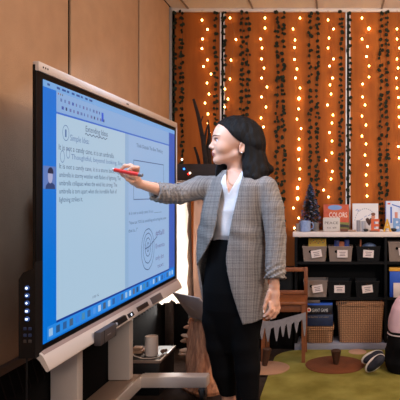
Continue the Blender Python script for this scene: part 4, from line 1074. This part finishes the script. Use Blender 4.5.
# right arm (reaching), left arm (hanging)
RS, RE_, RW = A3(P(216,184,3.03)), A3(P(177,195,2.89)), A3(P(138.5,183.5,2.68))
body.chain([RS, RE_], [.045,.036], .03); body.chain([RE_, (RE_*.6+RW*.4), RW], [.031,.031,.0205], .012)
LS, LE, LW = A3(P(266,191,2.87)), A3(P(276,236,2.85)), A3(P(274.2,286,2.80))
body.chain([LS, LE], [.040,.036], .02); body.chain([LE, LE*.6+LW*.4, LW], [.036,.034,.0225], .012)
# hands: each finger is its own chain of joints
def fing(pts, rs, k=.0035): body.chain([A3(P(*q)) for q in pts], rs, k)
# left hand
body.chain([LW, A3(P(273.8,294,2.795)), A3(P(273.6,304,2.79))], [.0225,.024,.024], .012, sq=(1.15,.72,1))
fing([(269.5,292,2.785),(266.6,300,2.775),(264.6,307,2.77),(263.8,312,2.77)], [.013,.0098,.0088,.0072], .006)
fing([(270.2,303,2.775),(270.8,309,2.765),(267.6,314,2.762),(264.2,316,2.765)], [.0102,.0094,.0086,.0074])
fing([(273.4,305,2.782),(273.8,311.5,2.775),(270.3,316.2,2.772),(266.6,318.3,2.775)], [.0102,.0094,.0086,.0074])
fing([(276.2,304.5,2.792),(276.8,311.5,2.788),(274.4,316.5,2.786),(271,318.5,2.788)], [.0100,.0090,.0082,.0070])
fing([(278.2,302,2.803),(279.0,308,2.802),(277.8,312.5,2.80),(275.6,314.8,2.80)], [.0088,.0080,.0074,.0064])
# right hand around the marker
HY = 2.625
body.chain([RW, A3(P(134.5,179.5,2.655)), A3(P(131,175,HY+.014))], [.0205,.026,.030], .010)
fing([(135,168.5,2.62),(130.5,165.6,2.60),(125,166.0,2.59),(121.2,169.0,2.590)], [.0115,.0098,.0088,.0074])
fing([(137,171.0,2.635),(137.5,167.8,2.605),(132.5,167.6,2.588),(128.0,170.5,2.582)], [.0115,.0100,.0090,.0076])
fing([(136,176,2.63),(134,177.6,2.60),(129.5,175.9,2.587),(126.2,173.8,2.585)], [.0115,.0096,.0088,.0074])
fing([(135,180,2.635),(131.5,181.5,2.605),(127.5,179.5,2.595),(126.2,176.8,2.598)], [.0105,.0092,.0082,.0070])
fing([(133.5,179,2.66),(127.5,178.0,2.645),(122.8,174.8,2.625),(120.0,171.8,2.610)], [.0125,.0105,.0092,.0076], .005)
# legs and feet
def leg(hip, knee, ank, k=.02):
    body.chain([hip, knee, hip*0+ank], [.075,.048,.032], k)
RHp, RK, RA = A3(P(221,292,2.99)), A3(P(219,345,2.98)), A3(P(229,400,3.0))
LHp, LK, LA = A3(P(246,292,2.91)), A3(P(247,345,2.90)), A3(P(247.5,402,2.90))
leg(RHp, RK, RA); leg(LHp, LK, LA)
for a in (RA, LA):
    body.chain([a, a+A3((0,0,-.06))+A3((.01,.01,0)), A3((a[0]-.09, a[1]-.06, .028)), A3((a[0]-.13, a[1]-.085, .026))], [.032,.036,.030,.024], .02)
def mf(c):
    m = np.zeros(len(c), int)
    d = c-HC; f = d@FW; l = d@NL; z = d@UP
    up = (f > .108) & (z < -.0240+.1*np.abs(l)*0) & (z > -.0345) & ((l/.0205)**2+((z+.0345)/.0105)**2 < 1)
    lo = (f > .106) & (z <= -.0345) & ((l/.0195)**2+((z+.0345)/.0120)**2 < 1)
    m[up | lo] = 1
    return m
bo = body.mesh('body', [m_skin, m_lips], W, 2, mf)
nb = lambda c, R, s, nm='nail', par=bo: None
def nail(c, d, par, r=.0062):
    b = MB(); d = Vector(d).normalized(); q = d.to_track_quat('Z', 'Y').to_matrix()
    b.ball(P(*c), r, 2, (.85,.4,1.25), q); return obj('nail', b, m_nail, par)
nail((263.7,311.6,2.7635), (-.1,0,-1), bo, .0068); nail((264.6,316.2,2.7585), (-1,0,-.5), bo, .0056); nail((266.8,318.2,2.7685), (-1,0,-.4), bo, .0056)
nail((271,318.4,2.7815), (-1,0,-.4), bo, .005)
# eyes, brows, lashes
def surf(z, l, out=0):
    """point of the face in front at height z and side l"""
    for f in np.arange(.150, .02, -.0005):
        p = hp(f, z, l); i = np.round((p-body.lo)/body.h).astype(int)
        t = (p-body.lo)/body.h; i0 = np.floor(t).astype(int); w = t-i0; v = 0
        for dx in (0,1):
            for dy in (0,1):
                for dz in (0,1): v += body.a[i0[0]+dx,i0[1]+dy,i0[2]+dz]*(w[0] if dx else 1-w[0])*(w[1] if dy else 1-w[1])*(w[2] if dz else 1-w[2])
        if v < 0: return hp(f+out, z, l)
    return hp(.1, z, l)
m_eye = mat('eye_white', (226,220,218), .2); m_iris = mat('iris', (44,34,34), .15); m_brow = mat('brow', (40,26,24), .8)
for s in (1,-1):
    b = MB(); b.ball(hp(.0995,.033,.033*s), .0124, 3); e = obj('eye', b, m_eye, W)
    g = hp(.0995,.033,.033*s); dr = (FW*.96-NL*.0*s-UP*.12); dr /= np.linalg.norm(dr)
    b = MB(); b.ball(g+dr*.0085, .0058, 2, (1,1,1)); obj('iris', b, m_iris, e)
    up = [surf(.0385+.0042*math.cos(a), .033*s+.0135*math.sin(a), .0003) for a in np.linspace(-1.35,1.35,11)]
    b = MB(); b.tube(up, [.0006]+[.0017]*9+[.0008], 6); obj('eyelashes', b, m_brow, e)
    br = [surf(.0545+.0045*math.sin((q-.010)/.046*PI)-.03*max(0,q-.04), q*s, .0006) for q in np.linspace(.012,.056,9)]
    b = MB(); b.tube(br, [.0018,.0026,.0029,.0029,.0027,.0025,.0022,.0017,.0008], 6); obj('eyebrow', b, m_brow, W)
b = MB(); b.ball(hp(-.008,-.029,.087), .0038, 2); obj('stud_earring', b, mat('pearl', (245,240,235), .15), W)
# necklace
m_gold = mat('gold', (206,160,96), .3, .9)
def fsurf(px, py, fld=body):
    for Y in np.arange(2.70, 3.05, .001):
        t = (A3(P(px,py,Y))-fld.lo)/fld.h; i = np.round(t).astype(int)
        if fld.a[tuple(i)] < 0: return P(px, py, Y-.004)
    return P(px, py, 2.9)
nk = [fsurf(x, y) for x, y in ((227,171),(227,175),(227.6,179),(229,182.5),(231.5,185),(234.5,185.5),(237.5,183.5),(239.5,179.5),(241,175))]
b = MB(); b.tube(nk, .0012, 6); obj('necklace', b, m_gold, W)

# shirt
shirt = Field((-.78,2.72,.94),(-.26,3.2,1.36),.004)
st = [trow(171,236,.066,.059), trow(176,238,.108,.072), trow(183,241,.152,.088), trow(196,241,.164,.106), trow(210,239,.156,.120), trow(225,237,.140,.112), trow(234,236,.138,.108), trow(241,236,.128,.096), trow(243,236,.124,.092)]
def wr(x, y, z): return .0035*np.sin(38*z+26*(x-y))*np.clip((1.2-z)*6, 0, 1)+.002*np.sin(90*(x+y)+14*z)
shirt.loft(st, YAW, k=.01, disp=wr)
shirt.cone(A3(P(231,186,2.90)), A3(P(231,187,2.90)), .056, .056, .04)
V = lambda pts, Y: [(PX(x,Y), PZ(y,Y)) for x, y in pts]
shirt.poly(V([(221,160),(224,172),(225,179),(228.6,193.5),(237.5,178),(243,160)], 2.84), 2.6, 2.96)
shirt.mesh('shirt', mat('shirt_white', (236,228,228), .75, bump=.15, bscale=120), W, 3)

# trousers
tr_ = Field((-.80,2.72,.06),(-.26,3.2,1.03),.005)
pt = [trow(238,236,.132,.100), trow(250,235,.150,.108), trow(270,234,.166,.118), trow(290,233,.172,.122), trow(308,232,.160,.112), trow(330,232.5,.125,.085), trow(352,233,.07,.05)]
tr_.loft(pt, YAW, k=.02)
tr_.chain([RHp, A3(P(218.5,320,2.98)), A3(P(220,345,2.975)), A3(P(224.5,372,2.99)), A3(P(229.2,396.5,3.0))], [.092,.082,.068,.060,.042], .015)
tr_.chain([LHp, A3(P(246,320,2.905)), A3(P(245.5,345,2.90)), A3(P(247.5,368,2.90)), A3(P(247.5,398,2.90))], [.090,.080,.067,.063,.057], .015)
tr_.poly([(-1,.0),(-.1,.0),(-.1,PZ(398.5,2.95)),(-1,PZ(397,2.95))], 2.6, 3.3)
tr_.mesh('trousers', mat('black_cloth', (8,7,9), .85, spec=.15), W, 2)

# blazer
m_blz = plaid('plaid_blazer')
bl = Field((-.92,2.66,.50),(-.19,3.26,1.36),.0045)
def brow(py, L, R, d, dy=0):
    hx = (R-L)/2*WY/F; c, s = math.cos(YAW), math.sin(YAW)
    w = math.sqrt(max(hx*hx-(d*s)**2, .03**2))/c
    return (PZ(py,WY), PX((L+R)/2,WY), WY+dy, w, d)
bt = [brow(170,223,252,.074,.01), brow(174,219,257,.086,.01), brow(179,211,267,.102,.005), brow(186,208,272,.118,0), brow(200,203,269,.130,0), brow(215,199,267,.140,0), brow(240,196,266,.140,0), brow(262,195,267,.146,0), brow(280,198,268,.150,0), brow(303,203,270,.152,0), brow(326,207,273,.154,0)]
def bw(x, y, z):
    u = (x-PX(236,WY))*.87-(y-WY)*.48
    return .005*np.sin(34*u+3*z)*np.clip((1.25-z)*2,0,1)+.003*np.sin(22*z+40*u)+.004*np.exp(-((z-1.02)/.05)**2)*np.sin(60*z+20*u)
bl.loft(bt, YAW, k=.012, disp=bw)
inner = Field((-.92,2.66,.50),(-.19,3.26,1.36),.0045)
inner.loft(bt, YAW, grow=-.010, k=.0, disp=bw)
inner.a = inner.a
bl.keep(inner)
# open the top for the neck and shape the shoulders, add sleeves
def sleeve(pts, rs, k, folds, amp):
    sf = Field((-.92,2.56,.50),(-.19,3.26,1.36),.0045)
    return sf
def sl(pts, rs, f0, amp, period, f=bl):
    """a sleeve with push-up folds ringing its lower part"""
    pts = [A3(p) for p in pts]
    for i in range(len(pts)-1):
        a, b_ = pts[i], pts[i+1]; ab = b_-a; L = float(ab@ab); ln = math.sqrt(L)
        ax = ab/ln; q = np.cross(ax, [0,1,0.2]); q /= np.linalg.norm(q)
        s0 = sum(np.linalg.norm(pts[j+1]-pts[j]) for j in range(i))
        def fn(x, y, z, a=a, ab=ab, L=L, ln=ln, i=i, s0=s0, q=q):
            t = np.clip(((x-a[0])*ab[0]+(y-a[1])*ab[1]+(z-a[2])*ab[2])/L, 0, 1)
            s = s0+t*ln; v = (x-a[0])*q[0]+(y-a[1])*q[1]+(z-a[2])*q[2]
            w = np.clip((s-f0)/.08, 0.12, 1)
            return np.sqrt((x-a[0]-t*ab[0])**2+(y-a[1]-t*ab[1])**2+(z-a[2]-t*ab[2])**2)-(rs[i]+t*(rs[i+1]-rs[i]))-amp*w*np.sin(2*PI*(s+v*.55)/period)-amp*.5*w*np.sin(2*PI*(s-v*.9)/(period*.62)+1)
        r = max(rs)+.01
        f.op(fn, np.minimum(a,b_)-r, np.maximum(a,b_)+r, .018 if i == 0 else .008)
Lc = A3(P(275.3,279,2.805))
sl([P(266,188,2.885), P(272.5,208,2.87), P(276,238,2.85), P(275.5,262,2.825), Lc], [.060,.058,.052,.050,.051], .36, .0042, .030)
Rc = A3(P(154.5,191.5,2.77))
# right shoulder
sl([P(217,188,3.02), P(200,187.5,2.975), P(180,194,2.895), P(166,193.5,2.83), Rc], [.066,.060,.050,.048,.046], .16, .0042, .026)
# sleeve ends: hollow cuffs
def cuff(end, frm, r_in, ln):
    ax = (end-frm)/np.linalg.norm(end-frm)
    def fn(x, y, z):
        t = (x-end[0])*ax[0]+(y-end[1])*ax[1]+(z-end[2])*ax[2]
        return -t
    m = .09; bl.op(lambda x,y,z: np.maximum(-((x-end[0])*ax[0]+(y-end[1])*ax[1]+(z-end[2])*ax[2]), np.sqrt((x-end[0])**2+(y-end[1])**2+(z-end[2])**2)-.085), end-m, end+m, 0, 'sub')
    bl.cone(end-ax*ln, end+ax*.03, r_in, r_in, .003, 'sub')
cuff(Rc, A3(P(166,193.5,2.83)), .034, .02); cuff(Lc, A3(P(275.5,262,2.825)), .037, .02)
# neck hole and the open front
bl.cone(hp(-.02,-.05), A3(P(236,183,2.96)), .062, .066, .004, 'sub')
YV = 2.84
bl.poly(V([(221,150),(225,171),(222.3,186),(219.5,205),(216.5,225),(213,238),(203,254),(193.5,267),(185,271),(185,340),(247,340),(243.6,322),(238.5,308),(233,290),(228.5,270),(227,258),(229.2,240),(234,215),(239,192),(241.5,179),(243,150)], YV), 2.5, 2.95)
# hem
bl.poly(V([(180,310),(203,306),(236,318),(243,322.5),(256,320),(275,314),(300,314),(300,360),(180,360)], 2.86), 2.5, 3.4)
bl.mesh('blazer', m_blz, W, 2)
# lapel edges turned back along the opening (blazer trim), pocket flap
def ribbon(pts, w, name, m, par):
    b = MB(); b.tube(pts, w, 8); return obj(name, b, m, par)

# hair
m_hair = mat('hair_dark', (17,10,9), .55, noise=.6, nscale=30, stretch=(6,6,.8), bump=.6, bscale=50, rgb2=(5,3,3), spec=.18)
hair = Field((-.72,2.72,1.20),(-.22,3.14,1.66),.0035)
def strand(x, y, z):
    d0 = (x-HC[0])*.9-(y-HC[1])*.5
    return .0012*np.sin(150*x+90*y+10*z)+.0014*np.sin(240*(x-y)+18*z)+.004*np.sin(26*z+20*x)*np.clip((1.42-z)*5,0,1)
def hell(c, r, R=RH, k=.02): hair.ell(c, r, R, k)
hell(hp(-.004,.058), (.129,.090,.110))
hell(hp(-.050,.030), (.098,.084,.110))
hair.cone(hp(-.070,.01,.028), hp(-.085,-.105,.030), .066, .052, .03); hair.cone(hp(-.070,.01,-.025), hp(-.085,-.100,-.03), .066, .05, .03)
hair.cone(hp(-.085,-.105,.030), hp(-.060,-.180,.040), .052, .020, .03)
hair.chain([hp(-.050,-.03,.062), hp(-.042,-.10,.080), hp(-.035,-.150,.105), hp(-.025,-.188,.118)], [.032,.028,.020,.007], .02); hair.chain([hp(-.075,-.05,.055), hp(-.070,-.12,.085), hp(-.068,-.165,.112), hp(-.055,-.190,.118)], [.040,.034,.022,.008], .02); hair.chain([hp(-.10,-.06,.055), hp(-.115,-.12,.085), hp(-.10,-.165,.105)], [.036,.026,.009], .02)
hair.cone(hp(-.105,-.05,.03), hp(-.162,-.110,.03), .036, .022, .02); hair.cone(hp(-.162,-.110,.03), hp(-.140,-.150,.03), .022, .009, .01); hair.cone(hp(-.09,-.06,.05), hp(-.125,-.16,.05), .03, .010, .015)
hair.cone(hp(-.085,-.09,.0), hp(-.12,-.165,.01), .040, .016, .02)
hair.cone(hp(.02,-.01,-.078), hp(.085,-.100,-.066), .030, .024, .02); hair.cone(hp(.085,-.100,-.066), hp(.090,-.165,-.058), .024, .012, .02)
hair.cone(hp(.04,-.04,-.072), hp(.07,-.150,-.060), .026, .020, .02)
# wave the surface with strands, then cut it free of the face
gx_, gy_, gz_ = np.meshgrid(*[hair.lo[k]+hair.h*np.arange(hair.n[k]) for k in range(3)], indexing='ij')
hair.a -= strand(gx_, gy_, gz_).astype(np.float32)
dx, dy, dz = gx_-HC[0], gy_-HC[1], gz_-HC[2]
f_ = dx*FW[0]+dy*FW[1]; l_ = dx*NL[0]+dy*NL[1]
# hairline: forward limit as a function of height, near side and front
fl = np.interp(dz, [-.20,-.075,-.035,.012,.035,.060,.085,.108,.125,.140,.16], [-.010,-.012,-.020,-.024,.010,.042,.060,.080,.104,.130,.14])
near = np.clip((l_+.050)/.02, 0, 1)
cut = np.where(l_ > -.050, f_-fl, -1)
hair.a = np.maximum(hair.a, cut.astype(np.float32))
# far side: hair frames the temple but never crosses the profile
flf = np.interp(dz, [-.2,-.12,-.04,.0,.08,.12,.14], [.10,.10,.085,.080,.112,.112,.13])
hair.a = np.maximum(hair.a, np.where(l_ <= -.050, f_-flf, -1).astype(np.float32))
hair.mesh('hair', m_hair, W, 2)
# shoes
for a, nm in ((RA,0),(LA,1)):
    sh = Field((a[0]-.22, a[1]-.2, -.002),(a[0]+.10, a[1]+.12, .12),.005)
    sh.chain([A3((a[0]+.02,a[1]+.02,.040)), A3((a[0]-.09,a[1]-.06,.034)), A3((a[0]-.135,a[1]-.087,.030))], [.040,.038,.030], .015)
    sh.poly([(-2,-.1),(1,-.1),(1,.003),(-2,.003)], 2, 4); sh.cone(a, a+A3((0,0,-.06)), .036,.036,.004,'sub')
    sh.mesh('shoe', m_blk, W, 2)
# marker
m_red = mat('marker_red', (222,38,22), .35)
p0, p1 = A3(P(114.6,169.9,2.592)), A3(P(138.8,174.6,2.574))
t = thing('marker', 'red marker in the raised right hand of the woman', 'marker', p0)
b = MB(); b.tube([p0, p1], .0088, 20); obj('barrel', b, m_red, t)
ax = (p0-p1)/np.linalg.norm(p0-p1)
tip = A3((XS+.012, 2.600, PZ(168.6,2.60)))
b = MB(); b.tube([p0, p0*.55+tip*.45, tip], [.0078,.0068,.0025], 16); obj('tip', b, mat('marker_white', (232,220,218), .4), t)
b = MB(); b.tube([p1, p1-ax*.004, p1-ax*.018], [.0090,.0092,.0080], 16); obj('end_cap', b, mat('marker_grey', (110,104,108), .4), t)

# ================================================================== the kneeling child
KY = 3.90
K = thing('child', 'kneeling child in a pale pink shirt and black trousers at the right edge', 'person', (PX(402,KY), KY, .0125)); K.name = 'person'
def kp(px, py, Y=KY): return A3(P(px, py, Y))
kb = Field((.26,3.62,.005),(.86,4.18,.76),.006)
m_skin2 = mat('skin_child', (176,118,88), .5)
kb.loft([(.24,.50,KY,.085,.085),(.34,.50,KY,.085,.075),(.45,.505,KY,.085,.070),(.505,.51,KY,.07,.055),(.535,.515,KY,.035,.035)], 1.2, k=.02)
kb.cone((.518,KY,.50),(.575,KY,.54),.034,.034,.02)
kb.ell((.590,KY,.600),(.080,.070,.088),k=.02); kb.ell((.630,KY,.572),(.045,.045,.055),k=.02); kb.ell((.673,KY,.570),(.012,.010,.010),k=.01)
for s in (-1,1):
    kb.ell((.585,KY+.070*s,.585),(.014,.008,.02),k=.004)
    kb.chain([(.515,KY+.095*s,.47),(.56,KY+.125*s,.36),(.66,KY+.09*s,.30)], [.034,.028,.020], .015)
    kb.chain([(.66,KY+.09*s,.30),(.70,KY+.08*s,.292)], [.020,.019], .01)
    for q in range(4): kb.chain([(.70,KY+.08*s+(q-1.5)*.012,.292),(.722,KY+.08*s+(q-1.5)*.013,.286),(.736,KY+.08*s+(q-1.5)*.013,.272)], [.0085,.0075,.006], .002)
    kb.chain([(.69,KY+.08*s-.02*s,.298),(.708,KY+.08*s-.032*s,.300)], [.009,.007], .003)
    kb.chain([(.49,KY+.055*s,.20),(.66,KY+.07*s,.085),(.50,KY+.06*s,.065),(.40,KY+.06*s,.065)], [.07,.05,.042,.032], .02)
kb.mesh('body', m_skin2, K, 2)
ks = Field((.30,3.70,.20),(.74,4.12,.56),.006)
ks.loft([(.235,.495,KY,.104,.112),(.30,.49,KY,.108,.115),(.36,.49,KY,.105,.108),(.44,.50,KY,.098,.098),(.49,.51,KY,.085,.080),(.525,.515,KY,.045,.045)], 1.2, k=.01, disp=lambda x,y,z: .003*np.sin(30*z+25*y)+.0025*np.sin(55*y+12*z))
for s in (-1,1): ks.chain([(.515,KY+.085*s,.475),(.548,KY+.118*s,.39),(.60,KY+.108*s,.34)], [.046,.042,.034], .015)
ks.poly([(.2,.2),(.9,.2),(.9,.262),(.2,.262)], 3.5, 4.3)
ks.mesh('shirt', mat('shirt_pink', (228,190,200), .8, bump=.1, bscale=120), K, 2)
kt = Field((.28,3.68,.013),(.80,4.14,.36),.006)
kt.loft([(.10,.475,KY,.115,.115),(.16,.480,KY,.118,.118),(.24,.49,KY,.110,.115),(.285,.49,KY,.106,.112)], 1.2, k=.02)
for s in (-1,1): kt.chain([(.48,KY+.055*s,.19),(.67,KY+.068*s,.095),(.52,KY+.06*s,.075),(.395,KY+.06*s,.07)], [.088,.068,.054,.042], .02)
kt.loft([(.014,.47,KY-.02,.105,.10),(.08,.47,KY-.02,.115,.11),(.15,.475,KY,.115,.115)], 1.2, k=.02)
kt.poly([(0,-.1),(1,-.1),(1,.0135),(0,.0135)], 3.5, 4.3)
kt.mesh('trousers', mat('black_cloth2', (9,8,10), .85, spec=.15), K, 2)
b = MB(); lp = [(.49+.115*math.cos(a)*1.0, KY+.12*math.sin(a), .268+.006*math.cos(a)) for a in np.linspace(0,2*PI,40)]
b.tube(lp, .0045, 6, cap=False); obj('shirt_hem', b, mat('hem_white', (210,196,196), .7), K)
kh = Field((.44,3.78,.42),(.72,4.02,.74),.005)
kh.ell((.577,KY,.610),(.090,.082,.098),k=.02); kh.ell((.540,KY,.590),(.055,.066,.072),k=.03)
kh.poly([(.640,.45),(.80,.45),(.80,.76),(.655,.670),(.630,.635),(.615,.55)], 3.5, 4.3)
kh.mesh('hair', m_hair, K, 2)
# shoes lying on their sides behind the child
m_sole = mat('sole_white', (222,212,206), .6); m_shoe = mat('shoe_navy', (26,28,44), .7)
for i, (cx_, cy_, ang, zz) in enumerate(((375.5, 363.5, 42, 3.80), (373.0,357.5,24,3.93))):
    c = kp(cx_, cy_, zz-.01); a = math.radians(ang); u = A3((math.cos(a),0,math.sin(a))); w = A3((-math.sin(a),0,math.cos(a)))
    c[2] = max(c[2], .07)
    R3 = np.array([u, w, np.array([0,-1.,0])])
    s1 = Field(c-.14, c+.14, .004); s1.ell(c, (.074,.030,.034), R3, 0); s1.ell(c+A3((0,-.0,0))+u*.03, (.045,.032,.038), R3, .01)
    sh = s1.mesh('shoe', m_shoe, K, 2)
    s2 = Field(c-.14, c+.14, .004); off = -w*.010+A3((0,.012,0)) if i == 0 else -w*.004
    s2.ell(c-u*.004+A3((0,.016,0)), (.083,.039,.030), R3, 0)
    s2.keep(s1)
    s2.mesh('sole', m_sole, sh, 2)

# ================================================================== lights, sky, camera
def area(name, loc, rot, sx, sy, e, col):
    l = bpy.data.lights.new(name, 'AREA'); l.shape = 'RECTANGLE'; l.size = sx; l.size_y = sy; l.energy = e; l.color = col
    o = bpy.data.objects.new(name, l); C.objects.link(o); o.location = loc; o.rotation_euler = rot; return o
def lamp(name, loc, r, e, col):
    l = bpy.data.lights.new(name, 'POINT'); l.shadow_soft_size = r; l.energy = e; l.color = col
    o = bpy.data.objects.new(name, l); C.objects.link(o); o.location = loc; return o
lamp('room_fill', (1.3, 2.7, 2.25), .18, 48, (1,.88,.76))  # unseen point light added to brighten the ceiling and left wall
lamp('room_fill', (1.5, .2, 2.3), .18, 95, (1,.89,.78))  # second added fill light, out of view with no fitting
area('ceiling_light', (1.6, -.3, ZT-.03), (0,0,0), 1.1, .6, 40, (1,.90,.80))
area('ceiling_light', (2.2, 3.4, ZT-.03), (0,0,0), 1.1, .6, 12, (1,.86,.72))
o = area('cool_fill', (-.93, 2.40, 2.15), (0,0,0), .35, .25, 23, (.48,.69,1))  # added light above the display, gives the woman a cool screen-like tone
o.rotation_euler = (Vector((.15,2.85,1.25))-Vector((-.93,2.40,2.15))).to_track_quat('-Z','Y').to_euler()
area('ceiling_fill', (.75, 3.1, 2.15), (PI,0,0), .5, .5, 16, (1,.88,.76))  # unseen upward area light added to lift the ceiling brightness
w = bpy.data.worlds.new('world'); bpy.context.scene.world = w; w.use_nodes = True
w.node_tree.nodes['Background'].inputs[0].default_value = (.62,.66,.75,1); w.node_tree.nodes['Background'].inputs[1].default_value = .8
cam = bpy.data.cameras.new('camera'); cam.sensor_fit = 'HORIZONTAL'; cam.sensor_width = 36; cam.lens = F/400*36
cam.shift_x = (200-CX)/400; cam.shift_y = -(200-CY)/400; cam.clip_start = .05
co_ = bpy.data.objects.new('camera', cam); C.objects.link(co_); co_.location = (0,0,ZC); co_.rotation_euler = (PI/2,0,0)
cam.dof.use_dof = False
bpy.context.scene.camera = co_
vs = bpy.context.scene.view_settings; vs.view_transform = 'Standard'; vs.look = 'None'; vs.exposure = 0; vs.gamma = 1; vs.use_curve_mapping = False
